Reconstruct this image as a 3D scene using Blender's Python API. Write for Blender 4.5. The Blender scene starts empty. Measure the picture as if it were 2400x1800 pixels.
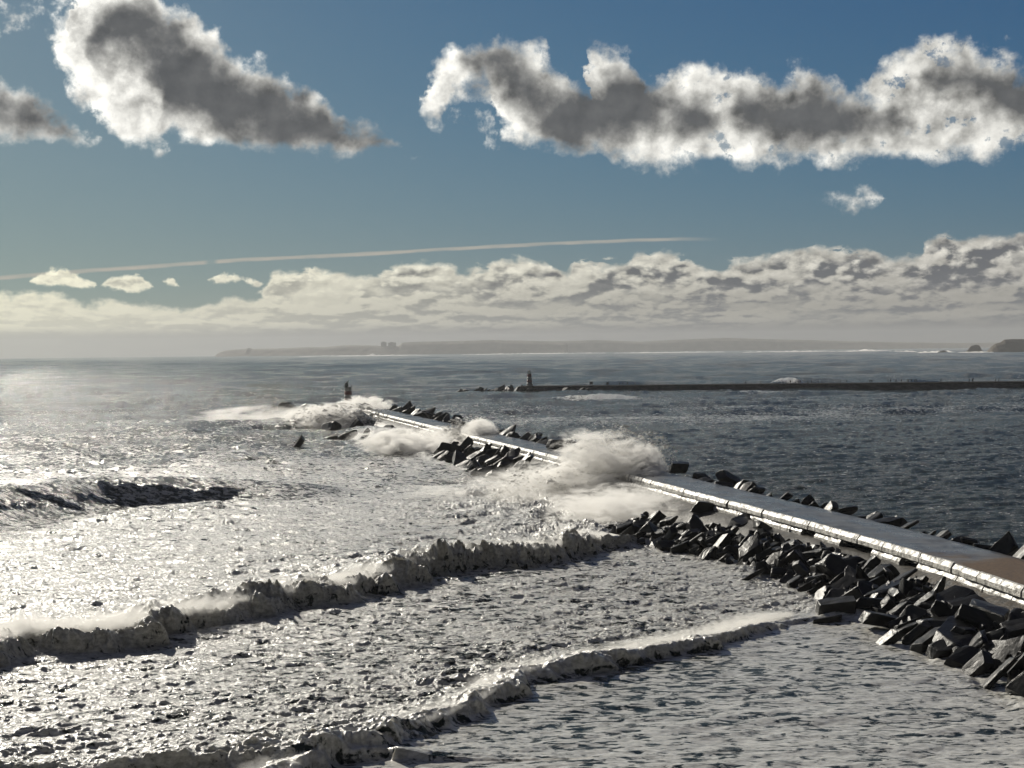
import bpy, bmesh, math, random, time
import numpy as np
from mathutils import Vector, Matrix, Euler, noise as mnoise
T0 = time.time()
scene = bpy.context.scene
COL = scene.collection
PI = math.pi
rad = math.radians

# ------------------------------------------------------------------ camera
F = 3485.0                      # focal length for a frame 2400 wide
CAM_H = 23.0
ROLL = rad(0.647)
HOR = 821.5                     # level line in the middle of the frame
PITCH = math.atan((900 - HOR) / F)
cam_d = bpy.data.cameras.new('camera')
cam = bpy.data.objects.new('camera', cam_d)
COL.objects.link(cam)
cam_d.sensor_width = 36.0
cam_d.lens = 36.0 * F / 2400.0
cam_d.clip_start = 0.5
cam_d.clip_end = 60000
_right = Vector((math.cos(ROLL), 0, -math.sin(ROLL)))
_up0 = Vector((math.sin(ROLL), 0, math.cos(ROLL)))
_fwd = Vector((0, math.cos(PITCH), -math.sin(PITCH)))
_pm = Matrix.Rotation(-PITCH, 3, 'X')
_R = _pm @ _right
_U = _pm @ _up0
_B = -(_pm @ Vector((0, 1, 0)))
cam.matrix_world = Matrix(((_R.x, _U.x, _B.x, 0), (_R.y, _U.y, _B.y, 0), (_R.z, _U.z, _B.z, CAM_H), (0, 0, 0, 1)))
scene.camera = cam

def ray(px, py):
    """direction of a photograph point (2400 x 1800)"""
    d = _R * (px - 1200) + _U * (900 - py) - _B * F
    return d.normalized()

def at(px, py, z=0.0):
    d = ray(px, py)
    t = (z - CAM_H) / d.z
    return Vector((d.x * t, d.y * t, z))

def at_d(px, py, Y):
    d = ray(px, py)
    t = Y / d.y
    return Vector((d.x * t, Y, CAM_H + d.z * t))

# ------------------------------------------------------------------ render settings
scene.render.engine = 'CYCLES'
scene.view_settings.view_transform = 'Standard'
scene.view_settings.look = 'None'
scene.view_settings.gamma = 1.0
scene.view_settings.exposure = 0.0
cy = scene.cycles
cy.use_denoising = True
try:
    cy.denoiser = 'OPENIMAGEDENOISE'
except Exception:
    pass
cy.max_bounces = 6
cy.diffuse_bounces = 2
cy.glossy_bounces = 2
cy.transmission_bounces = 2
cy.transparent_max_bounces = 8
cy.volume_bounces = 3
cy.caustics_reflective = False
cy.caustics_refractive = False
cy.sample_clamp_direct = 0
cy.sample_clamp_indirect = 4.0
cy.use_adaptive_sampling = True
cy.adaptive_threshold = 0.02

# ------------------------------------------------------------------ sun
SUN_AZ = rad(-32.0)             # measured from +Y towards +X
SUN_EL = rad(27.0)
sun_dir = Vector((math.sin(SUN_AZ) * math.cos(SUN_EL), math.cos(SUN_AZ) * math.cos(SUN_EL), math.sin(SUN_EL)))
sl = bpy.data.lights.new('sun', 'SUN')
sl.energy = 5.0
sl.angle = rad(0.5)
sl.color = (1.0, 0.94, 0.825)
sun = bpy.data.objects.new('sun', sl)
COL.objects.link(sun)
sun.rotation_euler = (-sun_dir).to_track_quat('-Z', 'Y').to_euler()

# ------------------------------------------------------------------ node helper
class N:
    """a value in a node tree, with arithmetic"""
    def __init__(s, nt, sock):
        s.nt, s.s = nt, sock
    def _op(s, op, *others, clamp=False):
        n = s.nt.nodes.new('ShaderNodeMath'); n.operation = op; n.use_clamp = clamp
        for i, o in enumerate((s,) + others):
            if isinstance(o, N): s.nt.links.new(o.s, n.inputs[i])
            else: n.inputs[i].default_value = float(o)
        return N(s.nt, n.outputs[0])
    def __add__(s, o): return s._op('ADD', o)
    __radd__ = __add__
    def __sub__(s, o): return s._op('SUBTRACT', o)
    def __rsub__(s, o): return (s * -1.0) + o
    def __mul__(s, o): return s._op('MULTIPLY', o)
    __rmul__ = __mul__
    def __truediv__(s, o): return s._op('DIVIDE', o)
    def __rtruediv__(s, o):
        n = s.nt.nodes.new('ShaderNodeMath'); n.operation = 'DIVIDE'; n.inputs[0].default_value = float(o); s.nt.links.new(s.s, n.inputs[1]); return N(s.nt, n.outputs[0])
    def min(s, o): return s._op('MINIMUM', o)
    def max(s, o): return s._op('MAXIMUM', o)
    def pow(s, o): return s._op('POWER', o)
    def abs(s): return s._op('ABSOLUTE')
    def exp(s): return s._op('EXPONENT')
    def sat(s): return s._op('ADD', 0.0, clamp=True)
    def smooth(s, a, b, c=0.0, d=1.0):
        n = s.nt.nodes.new('ShaderNodeMapRange'); n.interpolation_type = 'SMOOTHSTEP'
        s.nt.links.new(s.s, n.inputs['Value'])
        for k, v in zip(('From Min', 'From Max', 'To Min', 'To Max'), (a, b, c, d)):
            n.inputs[k].default_value = v
        return N(s.nt, n.outputs['Result'])
    def curve(s, pts, x0, x1, y0, y1):
        """piecewise curve through pts (x, y), both scaled into 0..1 for the node"""
        n = s.nt.nodes.new('ShaderNodeFloatCurve')
        c = n.mapping.curves[0]
        q = [((x - x0) / (x1 - x0), (y - y0) / (y1 - y0)) for x, y in pts]
        q = [p for p in q if -0.001 <= p[0] <= 1.001]
        c.points[0].location = q[0]; c.points[1].location = q[-1]
        for p in q[1:-1]:
            c.points.new(*p)
        for p in c.points: p.handle_type = 'AUTO_CLAMPED' if len(q) > 2 else 'AUTO'
        n.mapping.extend = 'HORIZONTAL'
        n.mapping.update()
        s.nt.links.new(((s - x0) * (1.0 / (x1 - x0))).s, n.inputs['Value'])
        return N(s.nt, n.outputs['Value']) * (y1 - y0) + y0

def vec(nt, x, y, z=0.0):
    n = nt.nodes.new('ShaderNodeCombineXYZ')
    for i, o in enumerate((x, y, z)):
        if isinstance(o, N): nt.links.new(o.s, n.inputs[i])
        else: n.inputs[i].default_value = float(o)
    return n.outputs[0]

def nz(nt, v, scale, detail=6.0, rough=0.55, dist=0.0, out='Fac'):
    n = nt.nodes.new('ShaderNodeTexNoise')
    nt.links.new(v, n.inputs['Vector'])
    n.inputs['Scale'].default_value = scale
    n.inputs['Detail'].default_value = detail
    n.inputs['Roughness'].default_value = rough
    n.inputs['Distortion'].default_value = dist
    return N(nt, n.outputs[out]) if out == 'Fac' else n.outputs[out]

def mixc(nt, f, a, b, blend='MIX'):
    n = nt.nodes.new('ShaderNodeMix'); n.data_type = 'RGBA'; n.blend_type = blend
    if isinstance(f, N): nt.links.new(f.s, n.inputs[0])
    else: n.inputs[0].default_value = f
    for i, c in ((6, a), (7, b)):
        if isinstance(c, (tuple, list)): n.inputs[i].default_value = (*c, 1.0)
        elif isinstance(c, N): nt.links.new(c.s, n.inputs[i])
        else: nt.links.new(c, n.inputs[i])
    return n.outputs[2]
# ------------------------------------------------------------------ sky with clouds, laid out by compass bearing and height
world = bpy.data.worlds.new('World')
scene.world = world
world.use_nodes = True
W = world.node_tree
W.nodes.clear()
tc = W.nodes.new('ShaderNodeTexCoord')
sep = W.nodes.new('ShaderNodeSeparateXYZ')
W.links.new(tc.outputs['Generated'], sep.inputs[0])
dx, dy, dz = (N(W, sep.outputs[i]) for i in range(3))
az = dx._op('ARCTAN2', dy) * (180 / PI)
el = dz._op('ARCSINE') * (180 / PI)

sky = W.nodes.new('ShaderNodeTexSky')
sky.sky_type = 'NISHITA'
sky.sun_disc = False
sky.sun_elevation = SUN_EL
sky.sun_rotation = SUN_AZ
sky.altitude = 20
sky.air_density = 1.0
sky.dust_density = 0.6
sky.ozone_density = 1.4
SKY_S = 0.075

def ae(X, Y):
    """enlarged-photo point (2212 wide) -> bearing, height in degrees"""
    d = ray(X * 1.085, Y * 1.085)
    return math.degrees(math.atan2(d.x, d.y)), math.degrees(math.asin(d.z))

X0, X1, Y0, Y1 = -24.0, 24.0, -2.0, 24.0
def prof(u, pts, gap=None):
    """a Float Curve of height over bearing through photo points; 'gap' = height outside them"""
    q = [ae(*p) for p in pts]
    if gap is not None:
        q = [(X0, gap)] + [(q[0][0] - 0.05, gap)] + q + [(q[-1][0] + 0.05, gap), (X1, gap)]
    q = sorted(q)
    return u.curve(q, X0, X1, Y0, Y1)

def warp(sx, sy, scale, amp, seed, detail=7.0, rough=0.62):
    c = nz(W, vec(W, az * sx, el * sy, seed), scale, detail, rough, out='Color')
    s3 = W.nodes.new('ShaderNodeSeparateColor'); W.links.new(c, s3.inputs[0])
    return (N(W, s3.outputs[0]) - 0.5) * amp, (N(W, s3.outputs[1]) - 0.5) * amp

# ---- upper row: edges and thick cores
w1, w2 = warp(1, 1, 0.80, 2.3, 3.1, 9, 0.57)
u, v = az + w1, el + w2
A_top = [(112,120),(125,70),(165,30),(182,-60),(290,-70),(345,-10),(400,25),(450,70),(520,118),(570,138),(615,160),(660,190),(705,212),(760,250),(830,278),(872,304)]
A_bot = [(112,125),(150,185),(195,235),(230,285),(300,322),(350,322),(385,298),(450,312),(520,326),(600,334),(700,330),(770,338),(840,318),(872,306)]
C_top = [(905,205),(925,150),(970,108),(1030,88),(1090,82),(1145,90),(1180,128),(1222,160),(1245,185),(1268,190),(1276,130),(1300,106),(1345,112),(1400,150),(1436,176),(1450,146),(1480,132),(1560,146),(1650,158),(1720,150),(1800,176),(1866,196),(1900,150),(1950,108),(2000,92),(2060,88),(2130,98),(2190,134),(2300,150),(2500,180)]
C_bot = [(905,210),(918,246),(945,266),(972,240),(996,206),(1030,198),(1064,212),(1080,256),(1105,296),(1160,318),(1250,334),(1350,354),(1440,368),(1550,350),(1650,352),(1820,362),(1880,346),(1960,352),(2060,342),(2300,322),(2500,300)]
def band(u, v, top, bot):
    lo = [ae(*p) for p in bot]; hi = [ae(*p) for p in top]
    # beyond its ends the band's field falls off evenly
    def ends(q, sg):
        a = (hi[0][1] + lo[0][1]) / 2; z = (hi[-1][1] + lo[-1][1]) / 2
        x0 = min(hi[0][0], lo[0][0]); x1 = max(hi[-1][0], lo[-1][0])
        return [(x0 - 3 - .5, a + 3 * sg), (x0 - 3, a + 3 * sg), (x0 - .05, a + .05 * sg)] + [p for p in q] + [(x1 + .05, z + .05 * sg), (x1 + 3, z + 3 * sg), (x1 + 3.5, z + 3 * sg)]
    def clip(q):
        r = [p for p in q if X0 <= p[0] <= X1]
        xs = [p[0] for p in q]; ys = [p[1] for p in q]
        return [(X0, float(np.interp(X0, xs, ys)))] + r + [(X1, float(np.interp(X1, xs, ys)))]
    t = clip(ends(hi, -1)); b = clip(ends(lo, 1))
    return (u.curve(t, X0, X1, Y0, Y1) - v).min(v - u.curve(b, X0, X1, Y0, Y1))
dA = band(u, v, A_top, A_bot)
dC = band(u, v, C_top, C_bot)
B_top = [(-160,150),(-60,150),(0,164),(50,178),(100,206),(150,256),(200,308)]
B_bot = [(-160,290),(-60,300),(0,304),(80,310),(140,304),(200,316)]
dB = band(u, v, B_top, B_bot)
D_top = [(1776,428),(1820,416),(1866,398),(1908,428)]
D_bot = [(1776,442),(1840,460),(1880,466),(1908,440)]
dD = band(u, v, D_top, D_bot) - 0.16
wisp_n = nz(W, vec(W, az, el, 7.7), 1.1, 8, 0.65)
E_top = [(-200,-120),(60,-100),(165,-60),(182,150)]
E_bot = [(-200,90),(60,95),(120,120),(182,190)]
dE = band(u, v, E_top, E_bot).min(0.5) - 0.42 + (wisp_n - 0.5) * 2.6
G_top = [(960,205),(1050,215),(1100,300),(1150,340),(1160,360)]
G_bot = [(960,270),(1020,310),(1080,350),(1150,362),(1160,365)]
dG = band(u, v, G_top, G_bot).min(0.4) - 0.42 + (wisp_n - 0.5) * 2.6
H_top = [(865,335),(900,318),(926,322)]
H_bot = [(865,345),(900,348),(926,330)]
dH = band(u, v, H_top, H_bot) - 0.12 + (wisp_n - 0.5) * 0.6

k1, k2 = warp(1, 1, 0.5, 1.7, 11.3, 4, 0.5)
cu, cv = az + k1 + w1 * 0.22, el + k2 + w2 * 0.22
cA = band(cu, cv, [(190,80),(240,40),(310,26),(370,50),(420,92),(500,136),(560,170),(620,200),(700,238),(760,268),(840,300)],
          [(190,90),(250,110),(310,150),(340,200),(360,240),(440,250),(480,290),(600,314),(700,312),(790,312),(840,304)])
cB = band(cu, cv, [(-160,200),(0,212),(60,226),(110,246),(140,270)], [(-160,280),(0,278),(60,280),(110,276),(140,272)])
cC = band(cu, cv, [(1010,130),(1060,116),(1110,124),(1160,165),(1225,205),(1280,208),(1340,160),(1390,176),(1460,232),(1540,262)],
          [(1010,140),(1060,160),(1110,220),(1160,268),(1220,298),(1290,312),(1360,296),(1420,266),(1540,268)])
cC2 = band(cu, cv, [(1590,235),(1640,200),(1710,196),(1800,206),(1880,240),(1960,276)], [(1590,245),(1640,280),(1710,306),(1800,312),(1880,296),(1960,282)])
cC3 = band(cu, cv, [(1980,170),(2030,132),(2100,120),(2180,140),(2300,160),(2500,190)], [(1980,180),(2040,200),(2120,220),(2180,262),(2300,300),(2500,290)])

edge = nz(W, vec(W, az, el, 21.0), 2.2, 9, 0.60)
ridge = 1.0 - (nz(W, vec(W, az, el, 31.0), 1.7, 6, 0.6) - 0.5).abs() * 3.2      # billows
d_up = dA.max(dB).max(dC).max(dD) + (edge - 0.5) * 0.75
d_wisp = dE.max(dG).max(dH) + (edge - 0.5) * 0.3
cov_up = d_up.smooth(-0.16, 0.62)
cov_up = cov_up.max(d_wisp.smooth(0.0, 0.7, 0.0, 0.75))
core = cA.max(cB).max(cC).max(cC2 - 0.15).max(cC3 - 0.45) + (edge - 0.5) * 0.12 + (wisp_n - 0.5) * 0.6
lowf = nz(W, vec(W, az, el, 91.0), 0.55, 4, 0.55)
thick = core.smooth(-0.90, 0.40) * (lowf.smooth(0.35, 0.62, 0.42, 0.80)) + core.smooth(-0.2, 1.1) * 0.36 + d_up.smooth(0.35, 2.0) * 0.20 * ridge.sat()
# holes of blue in the right hand cloud
holes = nz(W, vec(W, az, el, 5.5), 1.3, 7, 0.62).smooth(0.55, 0.64) * az.smooth(4.5, 9.0)
cov_up = cov_up * (1.0 - holes * (1.0 - core.smooth(-0.9, 0.0)) * 0.75)
# relief: the same cloud texture seen a little nearer the sun
r0 = nz(W, vec(W, az, el, 41.0), 0.9, 7, 0.55)
r1 = nz(W, vec(W, az - 0.30, el + 0.28, 41.0), 0.9, 7, 0.55)
relief = (r0 - r1) * 2.2

# ---- cloud bank above the horizon
b1, b2 = warp(1, 1.5, 0.9, 1.1, 51.0, 7, 0.56)
bu, bv = az + b1 * 1.1, el + b2
bank_top = [(-300,600),(0,632),(100,630),(200,652),(300,650),(400,656),(480,644),(560,640),(576,604),(610,582),(700,580),(762,598),(830,576),(900,562),(970,576),(1000,590),(1050,560),(1120,554),(1185,566),(1220,590),(1260,560),(1340,566),(1380,544),(1430,534),(1485,550),(1530,576),(1600,560),(1700,544),(1800,534),(1880,540),(1930,560),(1985,556),(2005,518),(2060,510),(2212,504),(2400,480)]
bank = prof(bu, bank_top) - bv
S_top = [(64,606),(100,586),(130,578),(165,590),(208,612)]
S_bot = [(64,614),(100,622),(130,622),(165,622),(208,618)]
S2_top = [(222,612),(250,598),(290,594),(332,620)]
S2_bot = [(222,618),(250,626),(290,630),(332,624)]
S3_top = [(446,604),(480,590),(520,596),(524,602),(530,602),(570,606)]
S3_bot = [(446,608),(480,612),(520,608),(524,603),(530,606),(570,616)]
S4_top = [(350,606),(368,602),(386,618)]
S4_bot = [(350,608),(368,616),(386,620)]
su, sv = az + b1 * 0.4, el + b2 * 0.35
bank = bank.max(((band(su, sv, S_top, S_bot) + 0.02) * 2.0 + (edge - 0.5) * 0.9)).max(((band(su, sv, S2_top, S2_bot) + 0.02) * 2.0 + (edge - 0.5) * 0.9)).max(((band(su, sv, S3_top, S3_bot) + 0.02) * 2.0 + (edge - 0.5) * 0.9)).max(((band(su, sv, S4_top, S4_bot) + 0.02) * 2.0 + (edge - 0.5) * 0.9))
gapn = nz(W, vec(W, az * 0.7, el * 1.6, 71.0), 1.0, 6, 0.6).smooth(0.55, 0.66) * el.smooth(2.6, 3.8) * az.smooth(-14.0, -8.0, 1.0, 0.75)
cov_bank = (bank + (edge - 0.5) * 0.34 - gapn * 0.55).smooth(-0.05, 0.26)
# flat-based clumps, squeezed towards the horizon
L = (el.max(0.0) + 0.7)._op('LOGARITHM', 2.718281828)
def puff(s, sx, d, seed, det, dx_=0.0, dy_=0.0):
    return nz(W, vec(W, (az + dx_) * sx, (L + dy_) * s, seed), 1.0, det, 0.52, 0.25)
e1 = puff(4.2, 0.62, 0, 2.0, 7) - puff(4.2, 0.62, 0, 2.0, 7, -0.25, 0.13)
e2 = puff(9.0, 1.5, 0, 9.0, 6) - puff(9.0, 1.5, 0, 9.0, 6, -0.12, 0.055)
pw = (e1 * 1.0 + e2 * 0.45).smooth(-0.13, 0.10)
pw = pw.max(nz(W, vec(W, az * 0.33, L * 2.2, 19.0), 1.0, 4, 0.55).smooth(0.48, 0.60) * 0.85)
side = az.smooth(-18.0, 9.0)
bank_dark = (1.0 - pw) * (0.45 + side * 0.62) * bank.smooth(0.10, 0.55)
bank_rel = e2 * 1.6 + (nz(W, vec(W, az, el * 1.4, 77.0), 1.9, 8, 0.66) - 0.5) * 0.75

# ---- strip of murk between bank and horizon
murk = (el + (edge - 0.5) * 0.12).smooth(ae(1100, 722)[1], ae(1100, 690)[1], 1.0, 0.0)

# ---- long thin streak
st = [(-300,618),(0,600),(200,584),(430,568),(460,565),(700,553),(900,542),(1100,531),(1300,522),(1450,517),(1560,517),(2500,516)]
stn = nz(W, vec(W, az * 0.5, el * 3.0, 61.0), 1.2, 5, 0.6)
line = 1.0 - ((el - prof(az, st) + (stn - 0.5) * 0.12).abs() * (1 / 0.085)).smooth(0.3, 1.2)
line = line * az.smooth(ae(1380, 0)[0], ae(1570, 0)[0], 1.0, 0.0) * (1.0 - (1.0 - ((az - ae(447, 0)[0]).abs() * 3.2).smooth(0.2, 1.0)) * 0.9) * (stn * 1.1 + 0.05)

# angle from the sun, for the forward glow of thin cloud
sdot = dx * sun_dir.x + dy * sun_dir.y + dz * sun_dir.z
glow = ((sdot - 1.0) * 5.5).exp()             # 1 at the sun, falls away
glow2 = ((sdot - 1.0) * 12.0).exp()

def col(nt, r, g, b):
    n = nt.nodes.new('ShaderNodeCombineColor')
    for i, o in enumerate((r, g, b)):
        if isinstance(o, N): nt.links.new(o.s, n.inputs[i])
        else: n.inputs[i].default_value = float(o)
    return n.outputs[0]

# brightness of cloud as seen in a picture at strength 1 (thin: sunlit, thick: grey)
lit = (0.66 + glow * 0.7) * nz(W, vec(W, az, el, 47.0), 0.75, 5, 0.55).smooth(0.34, 0.64, 0.78, 1.22)
up_l = lit * ((thick * -2.25).exp()) + relief * 0.60 * (1.0 - thick.sat() * 0.93)
up_l = up_l.max(0.110 + relief * 0.05)
bank_lit = 0.44 + glow * 0.95
low = el.smooth(1.3, 3.6)
bk_l = (bank_lit * (0.86 + low * 0.14) * (1.0 - side * 0.34 * (1.0 - low)) * (1.0 - bank_dark * (0.50 + low * 0.36)) + bank_rel * 0.5 * low * (1.0 - bank_dark * 0.4)).max(0.12)
mk_l = 0.115 + glow2 * 1.2
up_c = col(W, up_l * 1.0 - thick.sat() * 0.006, up_l * 0.985 + thick.sat() * 0.001, up_l * 0.92 + thick.sat() * 0.014)
bk_c = col(W, bk_l * 1.0 - bank_dark * 0.012, bk_l * 0.965, bk_l * (0.90 - glow * 0.28) + bank_dark * 0.025)
mk_c = col(W, mk_l * 0.99, mk_l * 0.99, mk_l * (1.03 - glow2 * 0.75))
st_c = col(W, 0.50, 0.45, 0.38)

# the bright part of the sky rolls off as the camera's exposure does
ss = W.nodes.new('ShaderNodeSeparateColor'); W.links.new(sky.outputs[0], ss.inputs[0])
def roll(i, g, x0, k):
    x = N(W, ss.outputs[i]) * SKY_S
    return x.pow(g) * k / (1.0 + (x * (1 / x0)).pow(g))
c = col(W, roll(0, 1.85, 0.8, 0.51), roll(1, 1.4, 1.0, 0.57), roll(2, 1.0, 0.8, 0.735))
# sky away from the sun dimmed to cut fill light, unseen grey cloud added overhead
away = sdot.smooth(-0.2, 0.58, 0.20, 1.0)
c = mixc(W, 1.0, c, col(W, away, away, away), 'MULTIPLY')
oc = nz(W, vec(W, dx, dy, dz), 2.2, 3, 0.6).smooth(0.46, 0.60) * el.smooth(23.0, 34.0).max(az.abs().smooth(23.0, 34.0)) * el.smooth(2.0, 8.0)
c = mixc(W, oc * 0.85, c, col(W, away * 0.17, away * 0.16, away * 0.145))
c = mixc(W, line.sat(), c, st_c)
c = mixc(W, cov_bank, c, bk_c)
c = mixc(W, murk * 0.92, c, mk_c)
c = mixc(W, cov_up, c, up_c)
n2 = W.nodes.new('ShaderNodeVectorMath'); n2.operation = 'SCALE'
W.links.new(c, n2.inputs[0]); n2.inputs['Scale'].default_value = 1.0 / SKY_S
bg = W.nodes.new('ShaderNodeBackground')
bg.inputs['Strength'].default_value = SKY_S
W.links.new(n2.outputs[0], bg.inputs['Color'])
wo = W.nodes.new('ShaderNodeOutputWorld')
W.links.new(bg.outputs[0], wo.inputs['Surface'])
world.cycles.sampling_method = 'MANUAL'
world.cycles.sample_map_resolution = 512
# ------------------------------------------------------------------ helpers: meshes, materials, tags
def tag(o, label=None, cat=None, group=None, kind=None):
    if label: o['label'] = label
    if cat: o['category'] = cat
    if group: o['group'] = group
    if kind: o['kind'] = kind
    return o

def link(name, me, mat=None, parent=None, smooth=False):
    o = bpy.data.objects.new(name, me)
    COL.objects.link(o)
    if mat is not None: me.materials.append(mat)
    if parent is not None: o.parent = parent
    if smooth: me.polygons.foreach_set('use_smooth', [True] * len(me.polygons))
    return o

def bm_obj(name, bm, mat=None, parent=None, smooth=False):
    me = bpy.data.meshes.new(name)
    bmesh.ops.recalc_face_normals(bm, faces=bm.faces)
    bm.to_mesh(me); bm.free()
    return link(name, me, mat, parent, smooth)

def empty(name, loc=(0, 0, 0)):
    o = bpy.data.objects.new(name, None); COL.objects.link(o); o.location = loc
    return o

def grid_mesh(name, P, mat=None, parent=None, smooth=True, attrs=None):
    """P: (rows, cols, 3) array -> one quad sheet"""
    r, c = P.shape[:2]
    me = bpy.data.meshes.new(name)
    me.vertices.add(r * c)
    me.vertices.foreach_set('co', P.reshape(-1).astype(np.float32))
    i = (np.arange(r - 1)[:, None] * c + np.arange(c - 1)[None, :])
    q = np.stack([i, i + 1, i + 1 + c, i + c], -1).reshape(-1, 4)
    n = len(q)
    me.loops.add(n * 4); me.loops.foreach_set('vertex_index', q.reshape(-1).astype(np.int32))
    me.polygons.add(n)
    me.polygons.foreach_set('loop_start', np.arange(0, n * 4, 4, dtype=np.int32))
    me.update(calc_edges=True)
    me.polygons.foreach_set('use_smooth', np.full(n, smooth))
    for k, v in (attrs or {}).items():
        a = me.attributes.new(k, 'FLOAT', 'POINT'); a.data.foreach_set('value', v.reshape(-1).astype(np.float32))
    return link(name, me, mat, parent)

def new_mat(name):
    m = bpy.data.materials.new(name); m.use_nodes = True
    nt = m.node_tree
    return m, nt, nt.nodes['Principled BSDF']

def setin(nt, node, name, val):
    s = node.inputs[name]
    if isinstance(val, N): nt.links.new(val.s, s)
    elif isinstance(val, (int, float)): s.default_value = val
    elif isinstance(val, (tuple, list)): s.default_value = (*val, 1.0) if len(val) == 3 else val
    else: nt.links.new(val, s)

def bump(nt, bsdf, h, strength, dist, prev=None):
    b = nt.nodes.new('ShaderNodeBump')
    b.inputs['Strength'].default_value = strength
    b.inputs['Distance'].default_value = dist
    nt.links.new(h.s if isinstance(h, N) else h, b.inputs['Height'])
    if prev is not None: nt.links.new(prev, b.inputs['Normal'])
    if bsdf is not None: nt.links.new(b.outputs[0], bsdf.inputs['Normal'])
    return b.outputs[0]

def objco(nt, world=True):
    if world:
        return nt.nodes.new('ShaderNodeNewGeometry').outputs['Position']
    return nt.nodes.new('ShaderNodeTexCoord').outputs['Object']

def scaled(nt, v, s):
    n = nt.nodes.new('ShaderNodeVectorMath'); n.operation = 'MULTIPLY'
    nt.links.new(v, n.inputs[0]); n.inputs[1].default_value = s
    return n.outputs[0]

# ------------------------------------------------------------------ numpy noise tiles
def tile(n, L, lo, hi, p, direction=None, q=0.0, seed=0):
    """periodic random surface, wavelengths lo..hi metres on an L metre tile, unit deviation"""
    r = np.random.default_rng(seed)
    k = np.fft.fftfreq(n, L / n)
    kx, ky = np.meshgrid(k, k)
    kk = np.hypot(kx, ky); kk[0, 0] = 1
    amp = kk ** (-p) * np.exp(-(kk * lo) ** 2 * 0.8) * np.exp(-(1 / (kk * hi)) ** 2 * 0.8)
    if direction is not None:
        c = np.abs(kx * direction[0] + ky * direction[1]) / kk
        amp = amp * (0.06 + c ** q)
    amp[0, 0] = 0
    ph = r.normal(size=(n, n)) + 1j * r.normal(size=(n, n))
    h = np.fft.ifft2(amp * ph).real
    return (h / h.std()).astype(np.float32)

def samp(t, L, x, y):
    n = t.shape[0]
    u = (x / L * n); v = (y / L * n)
    i = np.floor(u).astype(np.int64); j = np.floor(v).astype(np.int64)
    fu = (u - i).astype(np.float32); fv = (v - j).astype(np.float32)
    i0 = i % n; i1 = (i + 1) % n; j0 = j % n; j1 = (j + 1) % n
    return (t[j0, i0] * (1 - fu) + t[j0, i1] * fu) * (1 - fv) + (t[j1, i0] * (1 - fu) + t[j1, i1] * fu) * fv

def sstep(a, b, x):
    t = np.clip((x - a) / (b - a), 0, 1)
    return t * t * (3 - 2 * t)

# ------------------------------------------------------------------ the near breakwater's line (deck edge on the sea side, z = 4)
DECK = 4.0
pier_px = [(2560, 1428), (2400, 1374), (2235, 1317), (2110, 1276), (1850, 1210), (1800, 1197), (1564, 1136), (1393, 1091), (1312, 1071), (1222, 1048), (1155, 1034), (1034, 1003), (898, 970), (848, 958)]
pier_pts = [at(x, y, DECK) for x, y in pier_px]
p0 = pier_pts[0] + (pier_pts[0] - pier_pts[3]).normalized() * 22
PL = np.array([(p0.x, p0.y)] + [(p.x, p.y) for p in pier_pts])
# even out the line a little
for _ in range(2):
    PL[1:-1] = PL[1:-1] * 0.5 + (PL[:-2] + PL[2:]) * 0.25
_seg = np.hypot(*(PL[1:] - PL[:-1]).T)
PT = np.concatenate([[0], np.cumsum(_seg)])
PLEN = PT[-1]
def pier(t, off=0.0, z=DECK):
    """point at t metres along the sea-side deck edge, off metres towards the harbour (negative = seaward)"""
    x = np.interp(t, PT, PL[:, 0]); y = np.interp(t, PT, PL[:, 1])
    a = np.array([np.interp(min(t + 6, PLEN), PT, PL[:, 0]), np.interp(min(t + 6, PLEN), PT, PL[:, 1])])
    b = np.array([np.interp(max(t - 6, 0), PT, PL[:, 0]), np.interp(max(t - 6, 0), PT, PL[:, 1])])
    d = (a - b) / np.hypot(*(a - b))
    return Vector((x + d[1] * off, y - d[0] * off, z)), Vector((d[0], d[1], 0))
def t_of(px, py, z=DECK, off=0.0):
    """metres along the pier of a photograph point"""
    p = at(px, py, z)
    ts = np.linspace(0, PLEN, 900)
    q = np.array([pier(t, off)[0][:2] for t in ts])
    return ts[np.argmin(np.hypot(q[:, 0] - p.x, q[:, 1] - p.y))]
W_DECK = 6.8

T_SH0 = t_of(1500, 1238, 0.8, -12); T_SH1 = t_of(1870, 1216)
# ------------------------------------------------------------------ water
def poly_field(X, Y, px_pts, vals, z=0.0):
    """distance behind a foot line (positive = seaward side), and the interpolated value along it"""
    P = np.array([at(px, py, z)[:2] for px, py in px_pts])
    best = np.full(X.shape, 1e9, np.float32); val = np.zeros(X.shape, np.float32)
    for i in range(len(P) - 1):
        d = P[i + 1] - P[i]; L2 = d @ d
        t = np.clip(((X - P[i, 0]) * d[0] + (Y - P[i, 1]) * d[1]) / L2, 0, 1)
        dd = np.hypot(X - P[i, 0] - t * d[0], Y - P[i, 1] - t * d[1])
        m = dd < best
        best[m] = dd[m]; val[m] = (vals[i] + (vals[i + 1] - vals[i]) * t)[m]
    o = np.argsort(P[:, 0])
    yl = np.interp(X, P[o, 0], P[o, 1])
    return np.where(Y > yl, best, -best), val

WD = (0.30, -0.954)
tA = tile(1536, 83.0, 0.22, 1.3, 1.6, WD, 2.5, 1)
tB = tile(1536, 211.0, 1.0, 8.0, 1.6, WD, 5.0, 2)
tC = tile(1024, 1270.0, 9.0, 55.0, 2.2, WD, 4.0, 3)
tD = tile(1024, 5900.0, 60.0, 260.0, 1.6, (0.22, -0.975), 9.0, 4)
tE = tile(1024, 97.0, 0.5, 6.0, 2.0, None, 0, 5)       # lumps
tF = tile(1024, 71.0, 0.3, 2.0, 1.7, None, 0, 6)
tG = tile(1024, 900.0, 15.0, 120.0, 2.0, None, 0, 7)   # patches

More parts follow.
